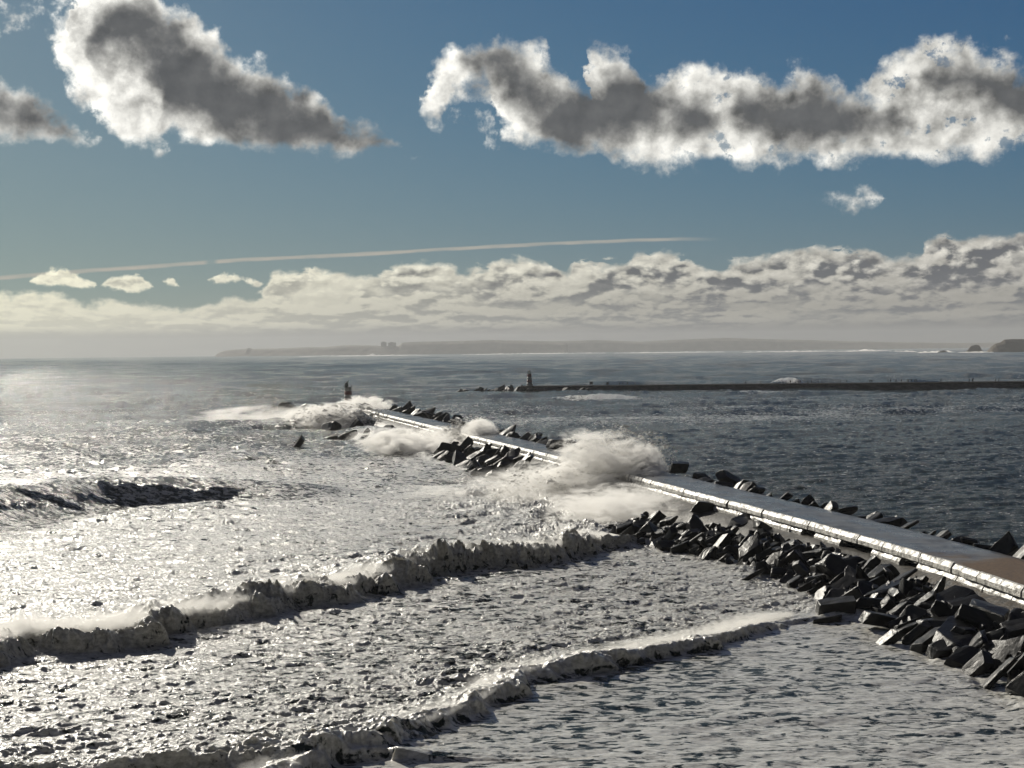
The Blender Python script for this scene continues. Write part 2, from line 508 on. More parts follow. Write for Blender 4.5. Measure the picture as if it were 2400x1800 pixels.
# distances of the rows
Ds = [6.0]
while Ds[-1] < 72: Ds.append(Ds[-1] + max(0.6, (72 - Ds[-1]) * 0.12))
while Ds[-1] < 15000:
    D = Ds[-1]
    step = max(0.08, D * D / 34200 / 2.3)
    if D > 700: step = min(step, 8.0 + (D - 700) * 0.02)
    Ds.append(D + step)
Ds = np.array(Ds)
azs = np.concatenate([np.linspace(-50, -20.5, 90, endpoint=False), np.linspace(-20.5, 20.5, 1750, endpoint=False), np.linspace(20.5, 50, 91)])
ta = np.tan(np.radians(azs))
X = (Ds[:, None] * ta[None, :]).astype(np.float32)
Y = np.repeat(Ds[:, None], len(azs), 1).astype(np.float32)
print('water grid', X.shape)

pier_x = np.interp(Y, PL[:, 1], PL[:, 0] + 3.0)
harbour = ((X > pier_x) & (Y < 640)) | (Y >= 640) & (X > -60 - (Y - 640) * 0.1)
hb = sstep(-2, 6, X - pier_x) * (Y < PL[-1, 1] + 10)
open_far = sstep(380, 800, Y)

hA = samp(tA, 83.0, X, Y); hB = samp(tB, 211.0, X, Y); hC = samp(tC, 1270.0, X, Y); hD = samp(tD, 5900.0, X, Y)
E1 = np.abs(samp(tE, 97.0, X, Y)); F1 = np.abs(samp(tF, 71.0, X, Y)); G1 = samp(tG, 900.0, X, Y)
EL = np.abs(samp(tE, 97.0, X * 0.30 + 31, Y * 0.22 + 5)) + 0.22 * E1 + 0.10 * F1
ELF = np.abs(samp(tE, 97.0, X * 0.11 + 11, Y * 0.10 + 5)) + 0.25 * np.abs(samp(tE, 97.0, X * 0.35, Y * 0.3))
fw = sstep(280, 380, Y); EL = EL * (1 - fw) + ELF * fw
fadeA = 1 - sstep(160, 420, Y); fadeB = 1 - sstep(600, 1500, Y); fadeC = 1 - sstep(3000, 7000, Y)

b1f = [(-400, 1690), (0, 1566), (40, 1545), (85, 1524), (200, 1526), (325, 1511), (416, 1486), (542, 1468), (620, 1446), (800, 1416), (850, 1408), (985, 1372), (1107, 1338), (1249, 1331), (1322, 1320), (1391, 1299), (1500, 1279)]
b1h = [1.8, 1.7, 1.8, 1.9, 1.8, 1.8, 2.0, 2.1, 1.9, 1.7, 1.9, 2.6, 2.9, 2.9, 2.6, 2.2, 0.9]
b2f = [(300, 1990), (560, 1905), (800, 1802), (1035, 1722), (1118, 1686), (1234, 1618), (1250, 1600), (1379, 1574), (1487, 1552), (1600, 1527), (1708, 1508), (1802, 1476), (1905, 1452)]
b2h = [1.2, 1.3, 1.2, 1.15, 1.1, 1.15, 1.15, 1.2, 1.0, 0.95, 0.9, 0.8, 0.3]
b0f = [(-200, 1850), (300, 1840), (560, 1806), (760, 1800), (900, 1790)]
b3f = [(-400, 1330), (-200, 1285), (0, 1242), (150, 1216), (300, 1192), (500, 1180), (720, 1172), (900, 1165)]
b3h = [1.6, 2.3, 2.8, 3.1, 3.1, 2.5, 1.5, 0.3]
b4f = [(-300, 1045), (0, 1040), (150, 1038), (350, 1032), (540, 1018), (640, 1008), (760, 1006), (800, 1004)]
b4h = [1.4, 1.6, 1.4, 1.8, 1.9, 3.0, 4.2, 2.2]
b5f = [(-300, 950), (0, 940), (200, 926), (300, 918), (520, 915), (640, 914)]
b5h = [1.8, 1.9, 1.9, 1.6, 1.2, 0.2]
b6f = [(180, 962), (320, 950), (430, 936), (600, 930), (760, 926)]
b6h = [0.3, 1.4, 2.0, 1.6, 0.3]

YD = np.zeros_like(X); XD = np.zeros_like(X)
Z = np.zeros_like(X); foam = np.zeros_like(X); churn = np.zeros_like(X)
jag = samp(tB, 211.0, X + 40, Y + 17) * 0.55 * (1 - fw) + samp(tE, 97.0, X, Y) * 0.22 * (1 - fw) + samp(tC, 1270.0, X * 2, Y * 2) * 0.8 * fw

def breaker(pts, hs, wf, wb, bill, wob=1.0, foamy=1.0, tail=9.0, minw=0.4):
    global Z, foam, churn, YD, XD
    s, H = poly_field(X, Y, pts, hs)
    # ends fade away
    s = s + jag * wob
    H = (1.0 if minw > 7 else 0.86) * H * np.clip(1.0 + (0.03 if minw > 7 else 0.12) * samp(tC, 1270.0, X * 3.1, Y * 3.1), 0.6, 1.4)
    ww = np.maximum(wf * H, minw)
    front = sstep(0, 1, s / ww)
    back = np.exp(-np.maximum(s - ww, 0) / (wb * np.maximum(H, .4) + minw * 0.5))
    p = front * back
    near = sstep(-0.1, 0.7, s / np.maximum(H, .4)) * np.exp(-np.maximum(s - wf * H, 0) / (tail * .5))
    Z += H * p
    lump = (EL * 0.9 + E1 * 0.42 * (1 - sstep(150, 350, Y)) + F1 * 0.20 * fadeA - 0.75)
    Z += bill * 0.62 * H * near * lump
    YD += bill * 0.95 * H * near * lump * (1 - sstep(1.0, 2.2, s / ww))
    XD += bill * 0.35 * H * near * (EL - E1) * 0.5
    foam = np.maximum(foam * (1 - near * (foamy > 0.9)), foamy * near * (0.86 + 0.18 * sstep(0.55, 1.3, s / np.maximum(wf * H, 0.4))))
    churn = np.maximum(churn, near * (bill > 0))
    return s, H, p

s1, H1, _ = breaker(b1f, b1h, 1.15, 4.2, 0.34, 1.0)
s2, H2, _ = breaker(b2f, b2h, 1.2, 3.5, 0.36, 0.7)
breaker(b0f, [.9] * 5, 0.8, 3.5, 0.3, 0.7)
s3, H3, p3_ = breaker(b3f, [h * 1.35 for h in b3h], 2.6, 3.0, 0.0, 0.0, 0.0, 9.0, 10.0)
s4, H4, _ = breaker(b4f, b4h, 1.6, 2.6, 0.10, 0.8, 0.30, 9.0, 6.0)
breaker(b5f, b5h, 2.2, 5.0, 0.0, 3.0, 0.0)
breaker(b6f, b6h, 2.2, 5.0, 0.0, 3.0, 0.0)

def hump(px, py, rx, ry, H, bill, fo=1.0):
    """heap of thrown-up white water centred on a photograph point; rx, ry in metres"""
    global Z, foam, churn
    c = at(px, py)
    r2 = ((X - c.x) / rx) ** 2 + ((Y - c.y) / ry) ** 2
    g = np.exp(-r2)
    Z += g * H
    Z += np.minimum(g * 1.6, 1) * bill * 0.8 * (EL - 0.7)
    foam = np.maximum(foam, np.minimum(g * 1.5, 1) * fo)
    churn = np.maximum(churn, np.minimum(g * 1.5, 1))
hump(1430, 1215, 9, 13, 0.4, 0.5)
hump(1370, 1160, 11, 14, 0.3, 0.35)
hump(1500, 1190, 5, 10, 0.8, 0.5)
hump(1300, 1245, 9, 8, 0.4, 0.4)
hump(1200, 1190, 12, 12, 0.2, 0.3, 0.9)
hump(1250, 1150, 14, 12, 0.2, 0.25, 0.9)
hump(1010, 1058, 7, 16, 2.0, 0.5)
hump(940, 1050, 9, 16, 0.9, 0.3, 0.8)
hump(820, 1000, 8, 14, 1.8, 0.6)
hump(760, 1000, 9, 18, 1.6, 0.5)
hump(880, 1025, 8, 16, 0.8, 0.8)
hump(700, 985, 12, 20, 1.0, 0.6, 0.6)
hump(1420, 935, 16, 14, 1.7, 0.5, 0.85)
hump(1360, 936, 16, 10, 0.8, 0.4, 0.6)
hump(1750, 922, 30, 8, 0.6, 0.3, 0.5)
hump(1868, 905, 4.0, 9, 3.9, 0.7, 1.0); hump(1852, 905, 5, 9, 2.6, 0.5, 1.0); hump(1832, 905, 6, 9, 1.9, 0.4, 0.9); hump(1808, 905, 8, 9, 1.6, 0.2, 0.6)

# general sea state
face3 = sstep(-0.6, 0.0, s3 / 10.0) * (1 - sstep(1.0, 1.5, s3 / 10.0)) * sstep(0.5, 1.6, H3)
calm = 1 - 0.7 * face3
hA = hA * calm; hB = hB * calm; hC = hC * (1 - 0.9 * face3)
left = 1 - hb
front2 = sstep(-6, 0, -s2) * (X < 60)            # the smooth foam apron in front of the lower breaker
rough_sea = left * (0.62 + 0.38 * (1 - front2)) + hb * 0.72
Z += hA * 0.030 * fadeA * (0.35 + 0.65 * left) * (1 - front2 * 0.78) * (1 + churn)
Z += hB * (0.10 + 0.06 * sstep(150, 300, Y)) * fadeB * (1 - 0.5 * front2) * (1 - 0.25 * hb)
Z += (F1 - 0.7) * 0.018 * fadeA * left * (1 - front2 * 0.9)
Z += (EL - 0.9) * 0.03 * left * (1 - front2 * 0.9) * (1 - sstep(300, 600, Y))
Z += hC * (0.13 + 0.45 * sstep(130, 420, Y)) * fadeC * (1 - 0.6 * hb)
Z += hD * 1.25 * sstep(500, 1100, Y)
# harbour water is sheltered
# streaks running down the smooth swell face
Z += face3 * samp(tB, 211.0, X * 0.9 + Y * 0.5, Y * 0.25) * 0.06
# white water
base_f = left * (0.69 - 0.38 * sstep(200, 400, Y) - 0.22 * sstep(430, 800, Y)) + hb * (0.10 + 0.0)
base_f += left * G1 * 0.05
pd, _v = poly_field(X, Y, [(1100, 985), (1400, 978), (1750, 972)], [1, 1, 1])
band_f = np.exp(-((pd + 10) / 45.0) ** 2) * (Y > 350) * hb * 0.34
base_f = np.maximum(base_f, band_f + hb * 0.1)
# broken water along the harbour side of the near stones
hx = (X - pier_x)
base_f = np.maximum(base_f, hb * (0.34 * np.exp(-np.maximum(hx - 8, 0) / 9.0)))
base_f = np.where(front2 > 0, base_f * (1 - front2) + front2 * (0.635 + G1 * 0.07), base_f)
# white wash along the foot of the near heap
pdist = np.full(X.shape, 1e6, np.float32); ptt = np.zeros(X.shape, np.float32)
for i in range(len(PL) - 1):
    d = PL[i + 1] - PL[i]; L2 = d @ d
    t = np.clip(((X - PL[i, 0]) * d[0] + (Y - PL[i, 1]) * d[1]) / L2, 0, 1)
    dd = np.hypot(X - PL[i, 0] - t * d[0], Y - PL[i, 1] - t * d[1])
    m = dd < pdist
    pdist[m] = dd[m]; ptt[m] = (PT[i] + t * _seg[i])[m]
wo_ = 10.2 + 6.6 * sstep(T_SH1 - 12, T_SH0, ptt)
wash = np.exp(-((pdist - wo_) / 2.2) ** 2) * (X < pier_x) * (ptt < T_SH0 + 25) * (Y < PL[-1, 1])
wash += np.exp(-((pdist - 13.0) / 3.5) ** 2) * (X < pier_x) * (ptt >= T_SH0 + 25) * (Y < PL[-1, 1]) * 0.9
foam = np.maximum(foam, wash * (0.80 + 0.12 * G1))
Z += wash * (EL - 0.6) * 0.22
foam = np.maximum(foam, np.exp(-((pdist - W_DECK - 6.5) / 2.0) ** 2) * (X > pier_x) * (Y < PL[-1, 1]) * 0.55)
foam = np.clip(np.maximum(foam, base_f), 0, 1)
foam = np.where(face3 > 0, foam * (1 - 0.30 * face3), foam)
far = sstep(2600, 4200, Y)
Z *= (1 - sstep(9000, 14000, Y) * 0.8)
Z = np.where(Y < 60, Z * sstep(0, 60, Y), Z)
P = np.stack([X + XD + samp(tB, 211.0, X + 13, Y - 7) * 0.08 * fadeB, Y - YD, Z], -1)

mw, nt, bs = new_mat('sea_water')
pos = objco(nt)
at_f = nt.nodes.new('ShaderNodeAttribute'); at_f.attribute_name = 'foam'
at_a = nt.nodes.new('ShaderNodeAttribute'); at_a.attribute_name = 'apron'
ff = N(nt, at_f.outputs['Fac']); ap = N(nt, at_a.outputs['Fac'])
pn = scaled(nt, pos, (0.50, 1.0, 0.6))
n1 = nz(nt, pn, 1.35, 8, 0.60, 0.7)
n2_ = nz(nt, scaled(nt, pos, (0.5, 1.0, 1.0)), 3.4, 6, 0.6)
n3_ = nz(nt, pos, 0.13, 4, 0.5)
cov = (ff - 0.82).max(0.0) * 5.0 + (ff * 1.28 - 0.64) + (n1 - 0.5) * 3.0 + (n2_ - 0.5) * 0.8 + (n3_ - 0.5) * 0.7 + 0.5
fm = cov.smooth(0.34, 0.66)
water_c = mixc(nt, n3_.smooth(0.3, 0.7), (0.009, 0.017, 0.016), (0.020, 0.028, 0.025))
foam_c = mixc(nt, n2_.smooth(0.3, 0.7), (0.40, 0.39, 0.35), (0.80, 0.785, 0.73))
setin(nt, bs, 'Base Color', mixc(nt, fm, water_c, foam_c))
setin(nt, bs, 'Roughness', fm * 0.24 + 0.12)
setin(nt, bs, 'IOR', 1.34)
setin(nt, bs, 'Specular IOR Level', fm * 0.2 + 0.30)
setin(nt, bs, 'Subsurface Weight', fm * 0.55)
setin(nt, bs, 'Subsurface Scale', 0.14)
bs.inputs['Subsurface Radius'].default_value = (1.0, 0.95, 0.85)
setin(nt, bs, 'Coat Weight', fm * 0.85)
setin(nt, bs, 'Coat Roughness', 0.20)
setin(nt, bs, 'Coat IOR', 1.4)
spz = nt.nodes.new('ShaderNodeSeparateXYZ'); nt.links.new(pos, spz.inputs[0])
farm = N(nt, spz.outputs[1]).smooth(250.0, 900.0)
b_f = bump(nt, None, nz(nt, scaled(nt, pos, (0.35, 1.0, 1.0)), 0.16, 6, 0.62, 0.4) * farm, 0.8, 1.9)
b_a = bump(nt, None, nz(nt, scaled(nt, pos, (0.5, 1.3, 1.0)), 2.2, 7, 0.66, 0.4), 1.0, 0.45, b_f)
b_c = bump(nt, None, nz(nt, scaled(nt, pos, (0.6, 1.0, 1.0)), 6.5, 4, 0.6), 1.0, 0.10, b_a)
bump(nt, bs, fm * 0.35 + n2_ * 0.5, 0.8, 0.12, b_c)
for q_ in nt.nodes:
    if q_.type == 'BUMP' and q_.inputs['Distance'].default_value < 1: nt.links.new((1.0 - ap * 0.78).s, q_.inputs['Strength'])
bump_all = nt.nodes[-1]
nt.links.new(b_c, bs.inputs['Coat Normal'])
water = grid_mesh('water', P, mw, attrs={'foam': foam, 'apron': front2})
tag(water, kind='structure')
print('water done', round(time.time() - T0, 1))
# ------------------------------------------------------------------ stone and concrete materials
def rock_mat(name, c0, c1, rough=0.38, bumpd=0.12, sc=1.0):
    m, nt, b = new_mat(name)
    pos = objco(nt)
    a = nz(nt, pos, 0.8 * sc, 8, 0.6); d = nz(nt, pos, 4.0 * sc, 6, 0.65)
    setin(nt, b, 'Base Color', mixc(nt, a.smooth(0.35, 0.65), c0, c1))
    setin(nt, b, 'Roughness', d * 0.35 + (rough - 0.15))
    setin(nt, b, 'IOR', 1.36)
    bump(nt, b, a * 0.7 + d * 0.35, 0.8, bumpd)
    return m
M_ROCK = [rock_mat('wet_black_stone', (0.003, 0.003, 0.003), (0.011, 0.0105, 0.010), 0.36),
          rock_mat('wet_grey_stone', (0.005, 0.005, 0.005), (0.019, 0.018, 0.016), 0.40)]
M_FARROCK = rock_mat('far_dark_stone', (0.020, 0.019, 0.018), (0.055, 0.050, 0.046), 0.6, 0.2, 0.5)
M_CORE = rock_mat('rubble_stone', (0.012, 0.011, 0.010), (0.030, 0.028, 0.025), 0.5, 0.3, 1.2)

# wet deck with puddles, turning to brown dirt at the landward end
M_DECK, nt, b = new_mat('wet_concrete_deck')
pos = objco(nt)
sp = nt.nodes.new('ShaderNodeSeparateXYZ'); nt.links.new(pos, sp.inputs[0])
yy = N(nt, sp.outputs[1])
g = nz(nt, scaled(nt, pos, (0.5, 0.25, 1)), 0.6, 6, 0.6); g2 = nz(nt, pos, 3.0, 6, 0.6)
dirt = (yy + (nz(nt, pos, 0.10, 8, 0.66) - 0.5) * 46.0).smooth(130.0, 140.0, 1.0, 0.0)
bandn = nz(nt, scaled(nt, pos, (0.15, 1.0, 1)), 0.7, 5, 0.6)
conc = mixc(nt, (g * 0.5 + bandn * 0.5).smooth(0.40, 0.60), (0.060, 0.064, 0.070), (0.150, 0.153, 0.155))
brown = mixc(nt, g2.smooth(0.35, 0.65), (0.050, 0.028, 0.013), (0.11, 0.062, 0.028))
jx = ((yy * 0.975 - N(nt, sp.outputs[0]) * 0.21) * (1 / 5.5))._op('FRACT')
joint = (jx - 0.5).abs().smooth(0.478, 0.492)
stain = nz(nt, scaled(nt, pos, (1.0, 0.35, 1)), 0.5, 7, 0.66).smooth(0.52, 0.64)
conc = mixc(nt, (joint * 0.8).max(stain * 0.55), conc, (0.030, 0.029, 0.027))
setin(nt, b, 'Base Color', mixc(nt, dirt, conc, brown))
setin(nt, b, 'Roughness', g.smooth(0.40, 0.62) * 0.22 + 0.22 + dirt * 0.45)
bump(nt, b, g2 * 0.4 + g * 0.5, 0.4, 0.05)

# pale wet masonry of the parapet course
M_WALL, nt, b = new_mat('pale_wet_masonry')
pos = objco(nt)
g = nz(nt, pos, 1.3, 8, 0.65); g2 = nz(nt, pos, 7.0, 6, 0.6)
setin(nt, b, 'Base Color', mixc(nt, g.smooth(0.36, 0.62), (0.13, 0.12, 0.10), (0.60, 0.575, 0.51)))
setin(nt, b, 'Roughness', g2 * 0.35 + 0.22)
setin(nt, b, 'Coat Weight', g.smooth(0.35, 0.6) * 0.55); setin(nt, b, 'Coat Roughness', 0.36)
bump(nt, b, g * 1.0 + g2 * 0.5, 1.0, 0.22)
M_LEDGE = rock_mat('brown_wet_ledge', (0.020, 0.018, 0.014), (0.060, 0.051, 0.040), 0.50, 0.35)
M_WEED, nt, b = new_mat('weedy_ledge')
pos = objco(nt)
g = nz(nt, pos, 0.9, 8, 0.65)
setin(nt, b, 'Base Color', mixc(nt, g.smooth(0.38, 0.6), (0.010, 0.008, 0.005), (0.050, 0.030, 0.010)))
setin(nt, b, 'Roughness', 0.6); bump(nt, b, g, 1.0, 0.5)

# ------------------------------------------------------------------ near breakwater
R = random.Random(4)
bw = empty('breakwater', pier(60, 3, 0)[0])
tag(bw, 'long wet breakwater with flat grey deck and bright pale side wall running out to sea', 'breakwater', kind='thing')
def par(o, p):
    """keep world position under a parent"""
    o.parent = p; o.matrix_parent_inverse = Matrix.Translation(-Vector(p.location)); return o
bw_loc = Vector(bw.location)

def strip(offs, t0, t1, step, jit=0.0, zf=None):
    """cross-section swept along the breakwater: offs = [(offset, z), ...]"""
    ts = np.arange(t0, t1, step)
    P = np.zeros((len(ts), len(offs), 3))
    for i, t in enumerate(ts):
        for j, (o, z) in enumerate(offs):
            p, d = pier(t, o, z)
            n = mnoise.noise(Vector((t * 0.35, o * 0.8, z))) * jit
            P[i, j] = (p.x, p.y, p.z + n)
    return P - np.array(bw_loc)[None, None]

T_HEAD = PLEN - 4
nsub = 9
deck = grid_mesh('deck', strip([(-0.02 + W_DECK * k / nsub, DECK + 0.05 * math.sin(k / nsub * PI)) for k in range(nsub + 1)] + [(W_DECK + 0.02, DECK - 1.2), (W_DECK + 1.2, 2.0)], 0, T_HEAD, 1.2, 0.07), M_DECK, bw)
deck['label'] = 'flat wet grey deck turning brown at the shore end'
# side wall: two courses of blocks with open joints, every block a little out of line
bm = bmesh.new()
def quadbox(bm, c):
    """8 corners: bottom 4 then top 4"""
    v = [bm.verts.new(p) for p in c]
    for f in ((0, 1, 2, 3), (7, 6, 5, 4), (0, 4, 5, 1), (1, 5, 6, 2), (2, 6, 7, 3), (3, 7, 4, 0)):
        bm.faces.new([v[i] for i in f])
for course, (z0, z1, lean) in enumerate(((3.16, 4.06, 0.0), (2.30, 3.13, 0.06))):
    t = R.uniform(0, 1)
    while t < T_HEAD:
        L = R.choice((2.2, 2.9, 3.6, 4.4)) * (0.45 if t < 18 else 1) * (1 if t < 120 else 1.4)
        gap = R.choice((0.03, 0.05, 0.09, 0.16)); push = R.gauss(0, 0.05); dz = R.gauss(0, 0.025)
        t1 = t + L - gap
        if course == 1 and R.random() < 0.05 and t > 30:
            t += L; continue
        o_out_b, o_out_t, o_in = -0.42 - lean - push, -0.12 - lean - push, 0.02
        k = max(1, int((t1 - t) / 0.5))
        prof_t = [t + (t1 - t) * q / k for q in range(k + 1)]
        rows = []
        for q in prof_t:
            e = (mnoise.noise(Vector((q * 1.7, course * 7, 0)))) * 0.10 + (mnoise.noise(Vector((q * 6, course * 7, 3)))) * 0.05
            rows.append([bm.verts.new(pier(q, o, z)[0] - bw_loc) for o, z in
                         ((o_in, z0), (o_out_b - e, z0 + 0.03), (o_out_b - e * 0.5 + 0.03, (z0 + z1) / 2), (o_out_t - e, z1 - 0.07 + dz + e * 0.4), (o_out_t + 0.12, z1 + dz + e * 0.3), (o_in, z1 + dz))])
        for a, c in zip(rows[:-1], rows[1:]):
            for j in range(6):
                bm.faces.new((a[j], a[(j + 1) % 6], c[(j + 1) % 6], c[j]))
        bm.faces.new(rows[0][::-1]); bm.faces.new(rows[-1])
        t += L
wall = bm_obj('side_wall', bm, M_WALL, bw)
wall['label'] = 'pale side wall of two block courses shining in the sun'
# ledge below the wall, partly awash
T_WEED = t_of(2150, 1330, 2.4)
grid_mesh('ledge', strip([(0.2, 2.5), (-0.9, 2.42), (-1.5, 2.2), (-2.6, 1.9), (-3.6, 1.3), (-4.6, 0.5), (-6.5, -0.8)], T_WEED - 3, T_HEAD, 0.9, 0.25), M_LEDGE, bw)
lw = grid_mesh('ledge', strip([(0.2, 2.75), (-0.8, 2.6), (-1.8, 2.3), (-3.0, 1.95), (-4.2, 1.4), (-5.4, 0.7), (-7.5, -0.6)], 0, T_WEED - 2, 0.7, 0.35), M_WEED, bw)
lw['label'] = 'ledge covered with brown weed'
core = strip([(W_DECK + 0.6, 3.2), (W_DECK + 1.6, 2.7), (W_DECK + 3.2, 1.6), (W_DECK + 5.0, 0.2), (W_DECK + 7, -1)], 0, T_HEAD + 4, 1.0, 0.8)
grid_mesh('rubble_bank', core, M_CORE, bw, smooth=False)

# ------------------------------------------------------------------ boulders
def hull_rock(seed, sharp=0.5, slab=1.0):
    r = random.Random(seed)
    bm = bmesh.new()
    pts = []
    sx, sy, sz = 1.0, r.uniform(0.55, 0.95), r.uniform(0.40, 0.75) * slab
    sk = [r.uniform(-0.4, 0.4) for _ in range(3)]
    for x in (-1, 1):
        for y in (-1, 1):
            for z in (-1, 1):
                k = 1 - sharp * 0.3 * r.random()
                p = Vector((x * sx * k, y * sy * (1 - sharp * 0.45 * r.random()), z * sz * (1 - sharp * 0.45 * r.random())))
                p.x += sk[0] * p.z + sk[1] * p.y; p.z += sk[2] * p.y * 0.6
                if r.random() < 0.55:      # a knocked-off corner
                    for ax in range(3):
                        q = p.copy(); q[ax] *= r.uniform(0.35, 0.75); pts.append(q)
                else:
                    pts.append(p)
    for p in pts: bm.verts.new(p)
    res = bmesh.ops.convex_hull(bm, input=bm.verts)
    bmesh.ops.delete(bm, geom=list({g for g in res['geom_interior'] + res['geom_unused'] if isinstance(g, bmesh.types.BMVert)}), context='VERTS')
    bmesh.ops.dissolve_limit(bm, angle_limit=rad(9), verts=bm.verts, edges=bm.edges)
    bmesh.ops.bevel(bm, geom=bm.edges[:] , offset=0.075, segments=2, profile=0.55, affect='EDGES', clamp_overlap=True)
    bmesh.ops.triangulate(bm, faces=bm.faces)
    bmesh.ops.subdivide_edges(bm, edges=[e for e in bm.edges if e.calc_length() > 0.22], cuts=3, use_grid_fill=True)
    off = Vector((seed * 3.1, seed * 1.7, 0))
    bm.normal_update()
    for v in bm.verts:
        v.co += v.normal * (mnoise.noise(v.co * 1.3 + off) * 0.07 + mnoise.noise(v.co * 5.5 + off) * 0.020 + mnoise.noise(v.co * 13 + off) * 0.014)
    me = bpy.data.meshes.new('boulder')
    bmesh.ops.recalc_face_normals(bm, faces=bm.faces)
    bm.to_mesh(me); bm.free()
    return me
rock_me = [hull_rock(i, 0.55 if i % 3 else 0.9, 1.0 if i % 4 else 0.6) for i in range(16)]
for i, me in enumerate(rock_me): me.materials.append(M_ROCK[i % 2 if i % 5 else 0])
cube_me = [hull_rock(100 + i, 0.18, 1.25) for i in range(2)]
for me in cube_me: me.materials.append(M_ROCK[0])
far_me = []
for me in rock_me[:5]:
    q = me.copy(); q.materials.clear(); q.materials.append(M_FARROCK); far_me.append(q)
RR = random.Random(11)
protos = {}
def boulder(p, size, label, group=None, me=None, rot=None, scl=None):
    me = me or RR.choice(rock_me)
    if me.name in protos:
        o = protos[me.name].copy()
    else:
        o = bpy.data.objects.new('boulder', me); protos[me.name] = o
    COL.objects.link(o)
    o.location = p
    if rot is None:
        # most blocks lean with one edge up, long axes running down the slope
        if RR.random() < 0.7:
            rot = (RR.uniform(-0.5, 0.5), -RR.uniform(0.2, 0.95), RR.uniform(-0.9, 0.7))
        else:
            rot = (RR.uniform(-0.9, 0.9), RR.uniform(-0.9, 0.9), RR.uniform(0, 2 * PI))
    o.rotation_euler = rot
    s = size * 0.5
    o.scale = scl if scl else (s * RR.uniform(1.0, 1.6), s * RR.uniform(0.75, 1.15), s * RR.uniform(0.65, 1.0))
    for k in ('group',):
        if k in o: del o[k]
    tag(o, label, 'boulder', group)
    return o

ORD = lambda n: '%d%s' % (n, 'th' if 10 < n % 100 < 14 else {1: 'st', 2: 'nd', 3: 'rd'}.get(n % 10, 'th'))
def heap(t0, t1, rows, step, where, start, group, prob=1.0, sizes=(2.2, 3.6), shift=lambda t: 0.0):
    """rows: (offset, z, spread, words) ; numbered from the start end of the heap"""
    for off, z, spr, wrd in rows:
        t = t1; n = 0
        while t > t0:
            t -= step * RR.uniform(0.75, 1.25)
            if RR.random() > prob: continue
            n += 1
            sz = RR.uniform(*sizes)
            p, d = pier(t, off + shift(t) + RR.uniform(-spr, spr), z + RR.uniform(-0.35, 0.35))
            boulder(p, sz, '%s, %s from %s, %s' % (where, ORD(n), start, wrd), group)

tA0 = t_of(1500, 1238, 0.8, -12); tA1 = t_of(1870, 1216)
def heap_shift(t): return -6.6 * float(sstep(tA1 - 12, tA0, t))
heap(-4, tA0, [(-3.9, 1.9, 0.5, 'ledge row'), (-5.6, 1.5, 0.5, 'second row'), (-7.2, 1.0, 0.5, 'third row'), (-8.8, 0.45, 0.6, 'waterline row')], 2.8,
     'dark boulder below the sunlit wall', 'the big plume', 'boulders heaped below the sunlit wall', 1.0, (1.3, 2.9), heap_shift)
# small stones wedged between the boulders, past counting
bmf = bmesh.new()
rf = random.Random(77)
base = [me for me in rock_me[:6]]
verts_cache = []
for k in range(6):
    r_ = random.Random(500 + k); b2 = bmesh.new()
    for _ in range(14): b2.verts.new((r_.uniform(-1, 1), r_.uniform(-.8, .8), r_.uniform(-.6, .6)))
    res = bmesh.ops.convex_hull(b2, input=b2.verts)
    bmesh.ops.delete(b2, geom=list({g for g in res['geom_interior'] + res['geom_unused'] if isinstance(g, bmesh.types.BMVert)}), context='VERTS')
    bmesh.ops.bevel(b2, geom=b2.edges[:], offset=0.06, segments=1, affect='EDGES', clamp_overlap=True)
    m_ = bpy.data.meshes.new('stone'); b2.to_mesh(m_); b2.free(); verts_cache.append(m_)
for k in range(1100):
    if k < 820:
        t = rf.uniform(-4, tA0 + 2); off = rf.uniform(-9.2, -2.6); z = 2.3 - (-off - 2.6) * 0.33 + rf.uniform(-0.2, 0.3); off += heap_shift(t)
    else:
        t = rf.uniform(0, PLEN); off = W_DECK + rf.uniform(0.6, 4.6); z = 3.9 - (off - W_DECK) * 0.55 + rf.uniform(-0.2, 0.2)
    p, d = pier(t, off, z)
    M = Matrix.Translation(p) @ Euler((rf.uniform(-3, 3), rf.uniform(-3, 3), rf.uniform(-3, 3))).to_matrix().to_4x4() @ Matrix.Scale(rf.uniform(0.28, 0.85), 4)
    m_ = verts_cache[k % 6]
    n0 = len(bmf.verts); bmf.from_mesh(m_); bmf.verts.ensure_lookup_table()
    for v in bmf.verts[n0:]: v.co = M @ v.co
rub = bm_obj('rubble', bmf, M_ROCK[1]); tag(rub, 'small dark stones wedged between the boulders', kind='stuff')
